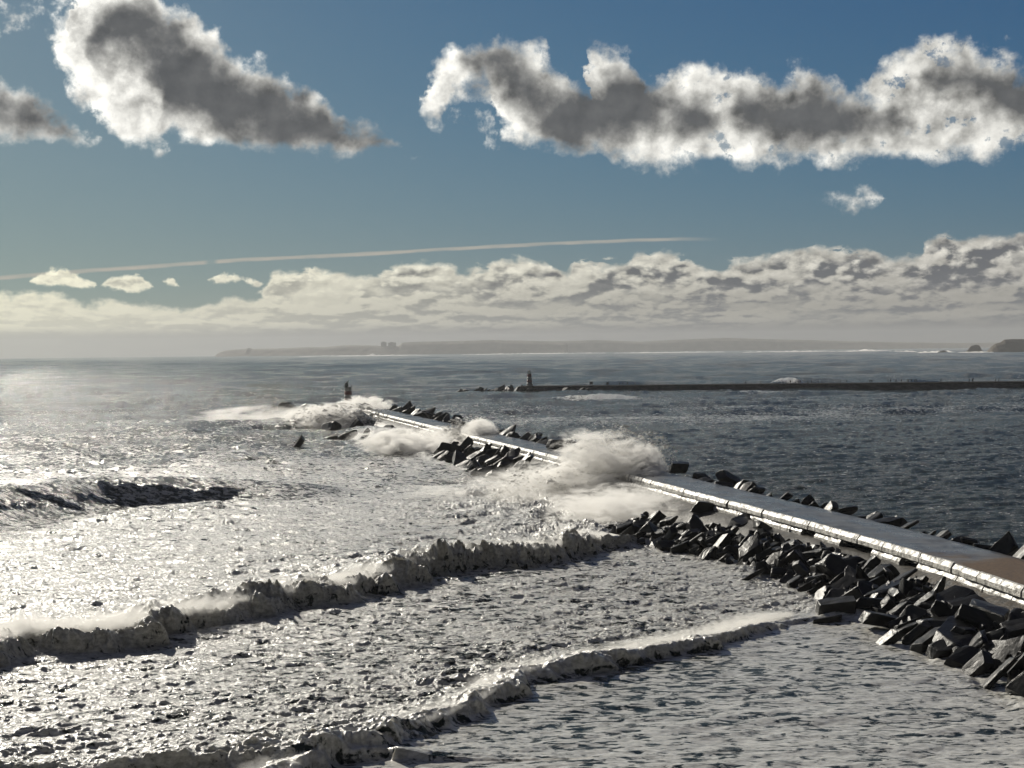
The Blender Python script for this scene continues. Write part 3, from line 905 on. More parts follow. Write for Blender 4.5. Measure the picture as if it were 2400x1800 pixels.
# a few more on the foreground toe of the heap
for n, (px, py, z, s, lab) in enumerate([
    (2318, 1540, 0.5, 3.0, 'boulder with one pale sunlit slanting face at the heap toe in the foam'),
    (2240, 1500, 0.9, 4.2, 'long dark humped boulder with a pale top ridge behind the pale-faced toe boulder'),
    (2130, 1478, 0.7, 3.0, 'dark wedge boulder standing in foam at the toe of the shore-end heap'),
    (2060, 1452, 0.8, 3.2, 'steep grey boulder with upright faces above the foam at the heap toe'),
    (2390, 1490, 1.6, 4.4, 'big black boulder with a jagged pale upper edge at the frame edge'),
    (1960, 1425, 0.8, 3.6, 'broad black rounded boulder where the lower breaker meets the heap'),
    (1760, 1352, 0.3, 2.4, 'low dark slab in the foam just off the heap'),
    (2375, 1575, 0.2, 2.4, 'small dark boulder half sunk in foam beside the frame edge'),
    (2080, 1500, 0.2, 1.8, 'small sunken black stone in front of the toe boulders'),
    (1940, 1455, 0.1, 2.0, 'flat dark stone awash at the foot of the black rounded boulder')]):
    p = at(px, py, z)
    boulder(p, s * 0.80, lab, 'boulders heaped below the sunlit wall', rock_me[(n * 3 + 2) % 16], (0.15 * (n % 3), (-0.7, -0.15, -0.5, 0.2)[n % 4], (0.1, 1.0, -0.4)[n % 3]))
# big blocks beside the wall
def facing(px, py, z): return at(px, py, z)
d_ = pier(t_of(1660, 1185, 2.3, -2.0))[1]
ang = math.atan2(d_.y, d_.x)
boulder(at(1662, 1190, 2.6), 1, 'large squared grey block leaning against the sunlit wall next to the spray', None, cube_me[1], (0.05, 0.12, ang - 1.5), (2.1, 1.5, 1.35))
boulder(at(1745, 1228, 2.0), 1, 'big dark squared slab on the ledge beside the leaning block', None, cube_me[0], (0.25, -0.15, ang - 1.0), (2.3, 1.6, 1.15))
boulder(at(1800, 1242, 2.0), 1, 'sloping black slab on the ledge ending the pair of big blocks', None, rock_me[3], (0.1, 0.45, ang - 1.2), (2.4, 1.6, 1.0))
boulder(at_d(1591, 1096, at(1591, 1112, 3.4).y), 1, 'tall black cube of stone standing on the harbour edge of the deck', None, cube_me[0], (0.0, 0.03, 0.2), (1.42, 1.2, 1.15))
boulder(at(1708, 1124, 4.2), 1, 'diamond shaped boulder tipped on its corner above the harbour edge', None, rock_me[1], (0.75, 0.5, 0.4), (1.7, 1.3, 1.2))
# harbour side row
tH1 = t_of(1575, 1112, 4, W_DECK); 
heap(0, tH1, [(W_DECK + 1.7, 3.35, 0.4, 'harbour side')], 3.6, 'low black boulder edging the deck', 'the stone cube', 'boulders along the harbour edge', 1.0, (1.7, 2.9))
heap(tH1 * 0.3, tH1, [(W_DECK + 3.6, 2.3, 0.6, 'down by the water')], 9.0, 'dark boulder', 'the stone cube', 'boulders along the harbour edge', 0.8, (1.8, 3.0))
# middle heap beyond the big plume, sea side
tm0, tm1 = t_of(1330, 1100, 0.8, -6), t_of(1040, 1060, 0.8, -6)
heap(tm0, tm1, [(-3.6, 2.3, 0.6, 'row by the wall'), (-6.8, 1.6, 0.9, 'second row'), (-10.2, 0.7, 1.2, 'outer row')], 4.6,
     'shadowy boulder of the middle heap', 'its seaward end', 'boulders of the middle heap', 0.95, (2.2, 3.7))
# middle harbour side
tq0, tq1 = t_of(1372, 1062, 4, W_DECK), t_of(1185, 1012, 4, W_DECK)
heap(tq0 + 6, tq1, [(W_DECK + 1.8, 3.6, 0.4, 'row')], 4.4, 'black harbour edge boulder between the spray plumes', 'the seaward one', 'boulders between the plumes', 1.0, (2.2, 3.4))
boulder(at_d(1356, 1050, at(1356, 1062, 3.6).y), 1, 'tall black block standing on the harbour edge beside the big spray plume', None, cube_me[1], (0.02, 0.04, 0.5), (1.6, 1.5, 1.5))
boulder(at_d(1306, 1040, at(1306, 1056, 3.6).y), 1, 'wide black block on the harbour edge one along from the tall one', None, cube_me[0], (0.04, 0.0, 0.9), (2.2, 1.8, 1.5))
# outer harbour side
tr0, tr1 = t_of(1115, 990, 4, W_DECK), PLEN
heap(tr0, tr1, [(W_DECK + 2.0, 4.0, 0.6, 'upper row'), (W_DECK + 5.0, 2.6, 0.8, 'lower row')], 8.0, 'dark outer harbour side boulder', 'the pier head', 'boulders on the outer harbour side', 0.95, (2.6, 4.2))
# pier head, sea side
for i, (px, py, s) in enumerate([(775, 1005, 5), (800, 985, 5), (835, 1000, 5), (868, 988, 4.5), (905, 1010, 4.6), (775, 1030, 3.5), (700, 1040, 3), (850, 1030, 4), (930, 1020, 3.6), (815, 1022, 4.2),
                                 (640, 965, 4.4), (660, 958, 5), (682, 955, 5), (705, 957, 4.6), (625, 970, 3.6), (745, 972, 4)]):
    p = at(px, py, 0.8)
    grp = 'boulders at the pier head' if i < 10 else 'outlying rocks beyond the pier head'
    boulder(p, s, ('spray-soaked boulder at the pier head, %s from the striped tower' if i < 10 else 'dim outlying rock in mist beyond the pier head, %s from the open sea') % ORD(i + 1 if i < 10 else i - 9), grp)

# ------------------------------------------------------------------ lighthouses
def paint(name, c, rough=0.5):
    m, nt, b = new_mat(name)
    pos = objco(nt)
    g = nz(nt, scaled(nt, pos, (1, 1, 0.35)), 1.6, 7, 0.65)
    setin(nt, b, 'Base Color', mixc(nt, g.smooth(0.3, 0.75), c, tuple(x * 0.6 for x in c)))
    setin(nt, b, 'Roughness', rough)
    bump(nt, b, g, 0.3, 0.03)
    return m
M_WHITE = paint('weathered_white_paint', (0.34, 0.33, 0.32))
M_RED = paint('weathered_red_paint', (0.13, 0.022, 0.020))
M_LAMP = paint('dark_lantern_metal', (0.05, 0.052, 0.055), 0.3)
M_METAL = paint('grey_galvanised_metal', (0.30, 0.31, 0.32), 0.35)
M_GLASS, nt, b = new_mat('lantern_glass')
setin(nt, b, 'Base Color', (0.75, 0.80, 0.80)); setin(nt, b, 'Roughness', 0.05); setin(nt, b, 'Metallic', 0.6)

def lathe(bm, prof, n=28, cx=0, cy=0, a0=0, a1=2 * PI):
    full = abs(a1 - a0 - 2 * PI) < 1e-6
    rows = []
    for r, z in prof:
        rows.append([bm.verts.new((cx + r * math.cos(a0 + (a1 - a0) * k / n), cy + r * math.sin(a0 + (a1 - a0) * k / n), z)) for k in range(n if full else n + 1)])
    for a, c in zip(rows[:-1], rows[1:]):
        m = len(a)
        for k in range(m if full else m - 1):
            bm.faces.new((a[k], a[(k + 1) % m], c[(k + 1) % m], c[k]))
    if full:
        bm.faces.new(rows[0][::-1]); bm.faces.new(rows[-1])
def ring(prof, n=28):
    bm = bmesh.new(); lathe(bm, prof, n); return bm

def lighthouse(loc, H, r0, r1, label, broken):
    t = empty('lighthouse', loc)
    tag(t, label, 'lighthouse')
    bm = ring([(r0 + 0.55, -0.6), (r0 + 0.55, 0.35), (r0 + 0.35, 0.42)]); bm_obj('plinth', bm, M_WHITE, t)
    nb = 5 if broken else 4
    Ht = H * 0.80
    for k in range(nb):
        z0, z1 = 0.42 + (Ht - 0.42) * k / nb, 0.42 + (Ht - 0.42) * (k + 1) / nb
        ra, rb = r0 + (r1 - r0) * k / nb, r0 + (r1 - r0) * (k + 1) / nb
        red = (k % 2 == 1)
        o = 0.004 if red else 0
        s = bm_obj('tower_band', ring([(ra + o, z0), (rb + o, z1)], 36), M_RED if red else M_WHITE, t, False)
        s['label'] = 'dark red band' if red else 'white band'
        for p in s.data.polygons: p.use_smooth = len(p.vertices) == 4
    # door
    bm = bmesh.new(); quadbox(bm, [(-0.38, -r0 - 0.05, 0.45), (0.38, -r0 - 0.05, 0.45), (0.38, -r0 + 0.3, 0.45), (-0.38, -r0 + 0.3, 0.45), (-0.38, -r0 - 0.03, 2.2), (0.38, -r0 - 0.03, 2.2), (0.38, -r0 + 0.3, 2.2), (-0.38, -r0 + 0.3, 2.2)])
    bm_obj('door', bm, M_METAL, t)
    bm_obj('gallery', ring([(r1 + 0.05, Ht - 0.1), (r1 + 0.30, Ht), (r1 + 0.30, Ht + 0.14), (r1, Ht + 0.16)]), M_LAMP, t)
    # railing
    bm = bmesh.new()
    nrail = 14
    for k in range(nrail):
        if broken and 1 < k < 6: continue
        a = 2 * PI * k / nrail
        c, s_ = math.cos(a) * (r1 + 0.24), math.sin(a) * (r1 + 0.24)
        quadbox(bm, [(c - .03, s_ - .03, Ht + .14), (c + .03, s_ - .03, Ht + .14), (c + .03, s_ + .03, Ht + .14), (c - .03, s_ + .03, Ht + .14), (c - .03, s_ - .03, Ht + .95), (c + .03, s_ - .03, Ht + .95), (c + .03, s_ + .03, Ht + .95), (c - .03, s_ + .03, Ht + .95)])
    for zz in (0.5, 0.92):
        lathe(bm, [(r1 + 0.21, Ht + zz), (r1 + 0.27, Ht + zz), (r1 + 0.27, Ht + zz + 0.05), (r1 + 0.21, Ht + zz + 0.05)], 28, 0, 0, 0.0 if not broken else 2.4, 2 * PI if not broken else 6.4)
    bm_obj('railing', bm, M_LAMP, t)
    lr = r1 * 0.55
    if broken:
        # a lantern torn open on the harbour side: half a drum, a slanting remnant of roof and a pale flag of sheet metal
        bm = bmesh.new()
        lathe(bm, [(lr * 1.35, Ht + .16), (lr * 1.35, Ht + 1.1), (lr * 1.0, Ht + 1.75), (0.12, Ht + 2.0)], 18, -0.28, 0, rad(70), rad(290))
        bmesh.ops.solidify(bm, geom=bm.faces[:], thickness=0.08)
        bm_obj('lantern', bm, M_LAMP, t)
        bm = bmesh.new(); quadbox(bm, [(-.2, -.06, Ht + 1.8), (.12, -.06, Ht + 1.8), (.12, .06, Ht + 1.8), (-.2, .06, Ht + 1.8), (-.05, -.05, Ht + 2.5), (.28, -.05, Ht + 2.6), (.28, .05, Ht + 2.6), (-.05, .05, Ht + 2.5)])
        bm_obj('vane', bm, M_METAL, t)
    else:
        bm_obj('lantern', ring([(lr, Ht + .16), (lr, Ht + 1.35)], 10), M_GLASS, t)
        bm_obj('lantern_roof', ring([(lr * 1.25, Ht + 1.35), (lr * 1.1, Ht + 1.5), (0.1, Ht + 1.95), (0.06, Ht + 2.25)], 16), M_LAMP, t)
        bm = bmesh.new(); bmesh.ops.create_uvsphere(bm, u_segments=16, v_segments=10, radius=0.42, matrix=Matrix.Translation((-lr - 0.25, -0.2, Ht + 1.15)))
        bm_obj('lamp', bm, M_GLASS, t, True)
    return t

LH1 = at_d(816, 941, 530); 
lighthouse(Vector((LH1.x, LH1.y, 3.6)), 8.6, 1.55, 1.18, 'small dark banded tower with a broken lantern top at the wave-swept near pier head', True)
hx0 = at(1241, 905, 3.6)
lighthouse(Vector((hx0.x, hx0.y, 3.6)), 8.3, 1.55, 1.12, 'small red and white striped lighthouse on the end of the far pier', False)
# round platform carrying the near tower
pf = empty('pier_head', (LH1.x, LH1.y, 0)); tag(pf, 'low round concrete platform under the near banded tower', 'platform')
bm_obj('platform', ring([(7.5, -1.5), (7.0, 3.0), (6.6, 3.25), (3.0, 3.3)], 30), M_DECK, pf)

# ------------------------------------------------------------------ far pier, its stones and the people on it
FP0, FP1 = at(1232, 905, 3.6), at(2400, 894, 3.6)
fdir = (Vector((FP1.x, FP1.y, 0)) - Vector((FP0.x, FP0.y, 0))).normalized()
fn = Vector((fdir.y, -fdir.x, 0))            # towards the camera
if fn.y > 0: fn = -fn
M_FARWALL = rock_mat('dark_harbour_wall', (0.035, 0.030, 0.028), (0.075, 0.064, 0.058), 0.6, 0.15, 0.4)
fp = empty('far_pier', (FP0.x, FP0.y, 0)); tag(fp, 'long straight dark pier crossing behind the harbour with people strolling on top', 'pier')
def fpt(s, o, z): return (fdir * s + fn * o) + Vector((0, 0, z))
ss = np.arange(-3, 560, 2.0)
def fstrip(sec, jit, seed):
    P = np.zeros((len(ss), len(sec), 3))
    for i, s in enumerate(ss):
        for j, (o, z) in enumerate(sec):
            k = mnoise.noise(Vector((s * 0.2, o * 0.5 + seed, z * 0.5))) * jit
            q = fpt(s, o + k, z + k * (0.6 if z < 3.4 else 0.03)); P[i, j] = q
    return P
grid_mesh('walkway', fstrip([(2.6, 2.9), (2.6, 3.6), (-2.6, 3.6), (-2.6, 3.78), (-3.1, 3.78), (-3.1, 0)], 0.03, 0), M_FARWALL, fp, smooth=False)
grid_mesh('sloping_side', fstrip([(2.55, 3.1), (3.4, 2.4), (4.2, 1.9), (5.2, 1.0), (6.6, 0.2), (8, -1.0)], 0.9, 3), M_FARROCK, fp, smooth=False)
bmc = bmesh.new()
quadbox(bmc, [fpt(-6, 4, -1), fpt(5, 4, -1), fpt(5, -5, -1), fpt(-6, -5, -1), fpt(-4, 3.4, 3.55), fpt(4, 3.4, 3.55), fpt(4, -4, 3.55), fpt(-4, -4, 3.55)])
bm_obj('end_platform', bmc, M_FARWALL, fp)
F0 = Vector((FP0.x, FP0.y, 0))
for i in range(17):
    s = -3.5 - i * 2.1 + RR.uniform(-0.6, 0.6)
    z = (2.6 if i in (5, 6) else 1.5) * (1 - i / 22)
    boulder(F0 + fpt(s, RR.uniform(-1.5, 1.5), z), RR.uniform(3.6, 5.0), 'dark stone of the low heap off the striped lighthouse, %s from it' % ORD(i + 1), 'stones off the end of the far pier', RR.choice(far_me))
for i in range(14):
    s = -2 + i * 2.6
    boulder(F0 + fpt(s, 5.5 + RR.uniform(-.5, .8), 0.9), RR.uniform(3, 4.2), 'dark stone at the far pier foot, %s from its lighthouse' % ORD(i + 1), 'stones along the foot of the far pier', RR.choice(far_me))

M_CLOTH = [paint('dark_clothing', (0.018, 0.019, 0.023), 0.9), paint('navy_clothing', (0.02, 0.028, 0.05), 0.9), paint('brown_clothing', (0.05, 0.035, 0.028), 0.9), paint('grey_clothing', (0.07, 0.07, 0.07), 0.9)]
M_SKIN = paint('skin', (0.35, 0.21, 0.15), 0.6)
def make_person(pose):
    """one skinned body, feet at z = 0, about 1.72 m tall, facing -Y"""
    r = random.Random(pose)
    lean = (0.0, 0.05, -0.03, 0.10)[pose % 4]
    st = (0.10, 0.28, 0.16, 0.22)[pose % 4]          # stride
    ar = (0.05, 0.22, -0.10, 0.30)[pose % 4]
    V = [((0, 0, 0.93), .15), ((0, -lean * .4, 1.15), .14), ((0, -lean, 1.40), .15), ((0, -lean * 1.2, 1.50), .062), ((0, -lean * 1.3, 1.60), .095), ((0, -lean * 1.3, 1.70), .07)]
    E = [(0, 1), (1, 2), (2, 3), (3, 4), (4, 5)]
    for sgn in (-1, 1):
        b = len(V)
        V += [((sgn * .10, 0, .88), .10), ((sgn * .11, -sgn * st * .55, .48), .065), ((sgn * .11, sgn * -st * .5 + .05, .09), .045), ((sgn * .12, sgn * -st * .5 - .12, .035), .035)]
        E += [(0, b), (b, b + 1), (b + 1, b + 2), (b + 2, b + 3)]
        b = len(V)
        V += [((sgn * .20, -lean, 1.41), .062), ((sgn * .27, -lean + sgn * ar * .5, 1.14), .045), ((sgn * .25, -lean + sgn * ar - .10, .90), .034), ((sgn * .25, -lean + sgn * ar - .15, .80), .03)]
        E += [(2, b), (b, b + 1), (b + 1, b + 2), (b + 2, b + 3)]
    me = bpy.data.meshes.new('person')
    me.from_pydata([v for v, _ in V], E, [])
    o = bpy.data.objects.new('person_tmp', me); COL.objects.link(o)
    m = o.modifiers.new('s', 'SKIN'); me.skin_vertices[0]
    for i, (_, rr) in enumerate(V): me.skin_vertices[0].data[i].radius = (rr, rr)
    me.skin_vertices[0].data[0].use_root = True
    o.modifiers.new('d', 'SUBSURF').levels = 1
    dg = bpy.context.evaluated_depsgraph_get(); dg.update()
    out = bpy.data.meshes.new_from_object(o.evaluated_get(dg))
    bpy.data.objects.remove(o)
    out.materials.clear()
    for m in (M_CLOTH[pose % 4], M_SKIN): out.materials.append(m)
    for p in out.polygons: p.use_smooth = True; p.material_index = 1 if (p.center.z > 1.52 or (p.center.z < 0.84 and abs(p.center.x) > 0.19)) else 0
    out.name = 'person'
    return out
pm = [make_person(k) for k in range(4)]
def make_hair():
    bm = bmesh.new()
    bmesh.ops.create_uvsphere(bm, u_segments=12, v_segments=8, radius=0.112)
    for v in list(bm.verts):
        if v.co.z < -0.02 and v.co.y < 0.03: v.co.z = -0.02; v.co.y *= 0.6
    me = bpy.data.meshes.new('hair'); bm.to_mesh(me); bm.free(); me.materials.append(M_CLOTH[0]); return me
hair_me = make_hair()
people_px = [1452, 1460, 1471, 1488, 1747, 1782, 1852, 1869, 1875, 1902, 1917, 1926, 1970, 1984, 2039, 2043, 2081, 2087, 2098, 2101, 2111, 2129, 2136, 2144, 2147, 2204, 2271, 2279, 2281, 2334, 2340]
cl_names = ['dark coat', 'navy jacket', 'brown jacket', 'grey jacket']
for i, px in enumerate(people_px):
    y = 904.5 - (px - 1240) * 0.0090
    g = at(px, y, 3.6)
    # onto the pier's line
    s = (g - F0).dot(fdir)
    loc = F0 + fpt(s, RR.uniform(-1.4, 1.4), 3.6)
    k = (i * 7 + i // 3) % 4
    o = bpy.data.objects.new('person', pm[k]); COL.objects.link(o)
    o.location = loc; o.rotation_euler = (0, 0, RR.uniform(-2.6, 2.6)); h = RR.uniform(0.98, 1.12); o.scale = (h * 1.3, h * 1.3, h)
    tag(o, 'person in a %s on the far pier, %s figure from its lighthouse' % (cl_names[k], ORD(i + 1)), 'person', 'people strolling on the far pier')
    hz = bpy.data.objects.new('hair', hair_me); COL.objects.link(hz); hz.parent = o; hz.location = (0, 0.01 - (0.0, 0.05, -0.03, 0.10)[k] * 1.3, 1.665)
# two small kiosks / equipment boxes and a low bollard on the far pier
def pbox(px, w, h, name, lab, cat, lift=0.35):
    g = at(px, 904.5 - (px - 1240) * 0.0090, 3.6); s = (g - F0).dot(fdir)
    o = empty(name, F0 + fpt(s, 0, 3.6)); tag(o, lab, cat)
    bm = bmesh.new(); quadbox(bm, [(-w/2, -.5, lift), (w/2, -.5, lift), (w/2, .5, lift), (-w/2, .5, lift), (-w/2, -.5, h), (w/2, -.5, h), (w/2, .5, h), (-w/2, .5, h)])
    bmesh.ops.bevel(bm, geom=bm.edges[:], offset=0.04, segments=2, affect='EDGES')
    bm_obj('board', bm, M_LAMP, o)
    for sx in (-1, 1):
        bm = bmesh.new(); x = sx * (w / 2 - 0.12); quadbox(bm, [(x - .05, -.05, 0), (x + .05, -.05, 0), (x + .05, .05, 0), (x - .05, .05, 0), (x - .05, -.05, lift - .003), (x + .05, -.05, lift - .003), (x + .05, .05, lift - .003), (x - .05, .05, lift - .003)])
        bm_obj('post', bm, M_LAMP, o)
pbox(1386, 1.7, 2.1, 'information_board', 'wide dark notice board standing on the far pier towards its lighthouse', 'notice board', 0.7)
pbox(1424, 1.2, 1.7, 'equipment_box', 'small dark box on short legs beside the notice board on the far pier', 'box', 0.4)
for px, lab in ((1248, 'leaning mooring bollard beside the striped far lighthouse'), (1892, 'low mooring bollard on the far pier under the white wave crest')):
    g = at(px, 904.5 - (px - 1240) * 0.0090, 3.6); s = (g - F0).dot(fdir)
    o = bm_obj('bollard', ring([(.42, 0), (.40, .12), (.24, .2), (.22, .75), (.40, .9), (.42, 1.05), (.25, 1.15)], 16), M_LAMP)
    o.location = F0 + fpt(s, 1.5, 3.6); o.rotation_euler = (0.0, 0.35 if px < 1300 else 0, 0)
    tag(o, lab, 'bollard', 'bollards on the far pier')

# ------------------------------------------------------------------ distant coast
M_COAST = rock_mat('coast_rock', (0.09, 0.075, 0.055), (0.16, 0.13, 0.10), 0.9, 4.0, 0.01)
def coast(name, pts, Y, depth, label, cat, seed, base=0.0, kind=None):
    """skyline points of the photograph turned into a long ridge: cliff in front, plateau falling away behind"""
    xs = np.arange(pts[0][0], pts[-1][0] + 0.1, 3.0)
    ys = np.interp(xs, [p[0] for p in pts], [p[1] for p in pts])
    rows = []
    prof = [(-0.25, 0.0, -6), (-0.16, 0.35, 0), (-0.08, 0.78, 0), (0.0, 1.0, 0), (0.35, 1.02, 0), (0.8, 0.7, 0), (1.0, 0.0, -6)]
    P = np.zeros((len(xs), len(prof), 3))
    for i, (x, y) in enumerate(zip(xs, ys)):
        top = at_d(x, y, Y)
        h = max(top.z, 1.0)
        edge = min(1, (i + 0.5) / 4, (len(xs) - i - .5) / 4 if pts[-1][0] < 2390 else 1)
        for j, (dd, hh, e) in enumerate(prof):
            n = mnoise.noise(Vector((x * 0.06, j * 1.3, seed))) * 0.10
            yy = Y + dd * depth * (0.3 + 0.7 * edge) + n * depth * 0.25
            P[i, j] = (top.x * (yy / Y if dd > 0 else 1.0), yy, h * hh * (1 + (n * 0.5 if 0 < hh < 1 else 0)) + e)
    o = grid_mesh(name, P, M_COAST, smooth=False)
    tag(o, label, cat, kind=kind)
    return o
coast('headland', [(505, 835), (512, 827), (526, 822), (545, 820), (575, 818), (583, 815), (592, 818), (650, 817), (720, 814), (760, 814), (800, 810), (830, 809), (880, 810), (895, 811), (935, 811), (942, 803), (990, 801), (1050, 800), (1150, 797), (1250, 799), (1330, 803)], 12800, 900, None, None, 1, kind='structure')
coast('hills', [(1130, 812), (1200, 799), (1300, 800), (1400, 797), (1500, 801), (1600, 796), (1700, 792), (1800, 795), (1900, 797), (2000, 800), (2120, 802), (2250, 804), (2420, 802)], 13600, 800, None, None, 2, kind='structure')
coast('headland', [(2305, 829), (2312, 824), (2322, 814), (2332, 806), (2346, 802), (2354, 796), (2372, 795), (2400, 795), (2440, 797), (2520, 800), (2600, 815)], 4700, 200, None, None, 3, kind='structure')
for pts, Y, lab in (([(2262, 826), (2270, 818), (2276, 811), (2288, 808), (2296, 810), (2302, 822), (2306, 826)], 5000, 'pale pointed rock islet standing in mist off the headland'),
                    ([(2198, 825), (2206, 822), (2212, 821), (2222, 825)], 4600, 'tiny dark rock breaking the surface between the islet and open sea'),
                    ([(2286, 827), (2294, 822), (2300, 825), (2306, 827)], 4400, 'small dark rock in front of the misty islet')):
    coast('rock_islet', pts, Y, 60, lab, 'sea rock', len(pts) * 3)
# two blocks of flats on the far headland
M_BLD = paint('grey_building', (0.20, 0.19, 0.18), 0.8)
for x0, x1, y0, lab in ((893, 906, 802, 'hazy square building block on the distant headland, narrower of the pair'), (910, 928, 803, 'wide hazy building block on the distant headland beside the narrower one')):
    a = at_d(x0, 812, 12790); c = at_d(x1, y0, 12790)
    o = empty('building', ((a.x + c.x) / 2, 12790, a.z - 8)); tag(o, lab, 'building')
    w, h = (c.x - a.x) / 2, c.z - a.z + 8
    bm = bmesh.new(); quadbox(bm, [(-w, -12, 0), (w, -12, 0), (w, 12, 0), (-w, 12, 0), (-w, -12, h), (w, -12, h), (w, 12, h), (-w, 12, h)])
    bm_obj('wall', bm, M_BLD, o)
    bm = bmesh.new(); quadbox(bm, [(-w * .5, -5, h + .01), (w * .4, -5, h + .01), (w * .4, 5, h + .01), (-w * .5, 5, h + .01), (-w * .5, -5, h + 5), (w * .4, -5, h + 5), (w * .4, 5, h + 5), (-w * .5, 5, h + 5)])
    bm_obj('roof', bm, M_BLD, o)
# surf along the distant shore
M_SURF, nt, b = new_mat('distant_surf'); setin(nt, b, 'Base Color', (0.8, 0.78, 0.74)); setin(nt, b, 'Roughness', 0.7)
bm = bmesh.new()
rs = random.Random(9)
def surf(px0, px1, py, w, Yd=None):
    a, c = at(px0, py, 0.5), at(px1, py + (px1 - px0) * -0.0113, 0.5)
    n = max(4, int((px1 - px0) / 6)); prev = None
    for k in range(n + 1):
        p = a.lerp(c, k / n); e = math.sin(PI * k / n) ** 0.5 * w * rs.uniform(0.5, 1.2)
        z = 0.6 + e * 0.028 * rs.uniform(0.5, 1.4)
        q = [bm.verts.new((p.x, p.y - e / 2, 0.1)), bm.verts.new((p.x, p.y, z + 1.2)), bm.verts.new((p.x, p.y + e / 2, 0.1))]
        if prev:
            for j in (0, 1): bm.faces.new((prev[j], q[j], q[j + 1], prev[j + 1]))
        prev = q
surf(700, 1010, 836.0, 150); surf(866, 882, 833.6, 500); surf(1080, 1420, 831.5, 150); surf(1440, 1700, 828.0, 120); surf(1740, 1960, 826.0, 120); surf(2020, 2050, 822.5, 400)
surf(2080, 2150, 825.5, 160); surf(1960, 2090, 824.0, 140); surf(2150, 2240, 827, 160); surf(2240, 2330, 828, 130)
sf = bm_obj('surf', bm, M_SURF); tag(sf, 'thin white line of surf along the distant shore', kind='stuff')
print('boulders', sum(o.name.startswith('boulder') for o in bpy.data.objects))
print('objects done', round(time.time() - T0, 1))
# ------------------------------------------------------------------ thrown spray and blown mist
def ico(r, sub=3, squash=(1, 1, 1), wob=0.15, seed=0):
    bm = bmesh.new(); bmesh.ops.create_icosphere(bm, subdivisions=sub, radius=1.0)
    for v in bm.verts:
        v.co *= 1 + wob * mnoise.noise(v.co * 1.6 + Vector((seed, 0, 0)))
        v.co = Vector((v.co.x * squash[0] * r, v.co.y * squash[1] * r, v.co.z * squash[2] * r))
    return bm

def spray_mat(name, dens, nscale, cut, stretch=(1, 1, 1), soft=0.55, floor=0.0, aniso=0.35, skew=0.0):
    m = bpy.data.materials.new(name); m.use_nodes = True
    nt = m.node_tree; nt.nodes.clear()
    out = nt.nodes.new('ShaderNodeOutputMaterial')
    pv = nt.nodes.new('ShaderNodeVolumePrincipled')
    tc = nt.nodes.new('ShaderNodeTexCoord')
    ob = tc.outputs['Object']            # unit sphere coordinates of the plume
    ge = nt.nodes.new('ShaderNodeNewGeometry')
    le = nt.nodes.new('ShaderNodeVectorMath'); le.operation = 'LENGTH'; nt.links.new(ob, le.inputs[0])
    rr = N(nt, le.outputs['Value'])
    n = nz(nt, scaled(nt, ge.outputs['Position'], stretch), nscale, 8, 0.70, 1.4)
    core = (1.0 - rr) * (1.0 / soft)
    d = (core + (n - 0.5) * 5.5 - cut).sat()
    d = d * rr.smooth(0.80, 0.99, 1.0, 0.0)
    setin(nt, pv, 'Color', (1.0, 0.99, 0.965))
    setin(nt, pv, 'Density', d * dens + floor * 1.0)
    setin(nt, pv, 'Anisotropy', aniso)
    nt.links.new(pv.outputs[0], out.inputs['Volume'])
    m.cycles.volume_sampling = 'MULTIPLE_IMPORTANCE' if hasattr(m.cycles, 'volume_sampling') else m.cycles.volume_sampling
    return m

def plume(px, py, zc, rx, ry, rz, rot, mat, label, seed, name='sea_spray'):
    p = at(px, py, zc)
    o = bm_obj(name, ico(1.0, 3, wob=0.12, seed=seed), mat)
    o.location = p; o.scale = (rx, ry, rz); o.rotation_euler = rot
    tag(o, label, 'sea spray', kind='stuff')
    return o
# the wind blows the spray to the left and away
S1 = spray_mat('spray_dense', 1.9, 0.62, 0.45, (0.7, 0.5, 1.1), 0.5)
S2 = spray_mat('spray_torn', 0.75, 0.52, 0.42, (0.45, 0.35, 1.3), 0.7)
S3 = spray_mat('mist_low', 0.13, 0.12, 0.2, (0.4, 0.3, 1.6), 0.9)
S4 = spray_mat('spray_outer', 0.75, 0.40, 0.42, (0.6, 0.3, 1.2), 0.6)
PM_ROT = (0, 0, 0.15)
plume(1496, 1118, 3.2, 5.0, 9, 6.0, (0, 0.35, 0.15), S1, 'dark curling wall of spray breaking over the deck', 1)
plume(1420, 1096, 4.6, 11.5, 10, 7.0, (0, 0.16, 0.15), S2, 'tall torn spray plume blowing back from the deck', 2)
plume(1350, 1132, 1.8, 18, 12, 4.6, (0, 0, 0.1), S2, 'bright low spray in front of the wall', 3)
plume(1300, 1150, 1.0, 30, 18, 4.2, (0, 0, 0.1), S3, 'thin bright mist over the churned water', 4)
plume(1450, 1200, 1.0, 12, 16, 4.2, (0, 0, 0), S2, 'torn spray above the surge beside the heap', 5)
plume(1125, 1022, 3.4, 5.4, 12, 4.6, (0, 0.3, 0.1), S1, 'dark crested spray plume over the middle of the deck', 6)
plume(1065, 1028, 2.6, 10, 12, 3.0, (0, 0.2, 0.1), S4, 'blown spray trailing from the middle plume', 7)
plume(960, 1040, 2.2, 16, 16, 3.8, (0, 0.1, 0.1), S4, 'spray over the surge before the middle heap', 8)
plume(850, 960, 3.4, 13, 18, 5.6, (0, -0.05, 0.1), S4, 'bright spray sheet in front of the banded tower', 9)
plume(765, 980, 2.8, 15, 20, 5.4, (0, 0, 0), S4, 'spray bursting over the pier head stones', 10)
plume(660, 975, 2.0, 40, 26, 4.4, (0, -0.03, 0), S3, 'thin mist streaming seaward off the wave crest', 11)

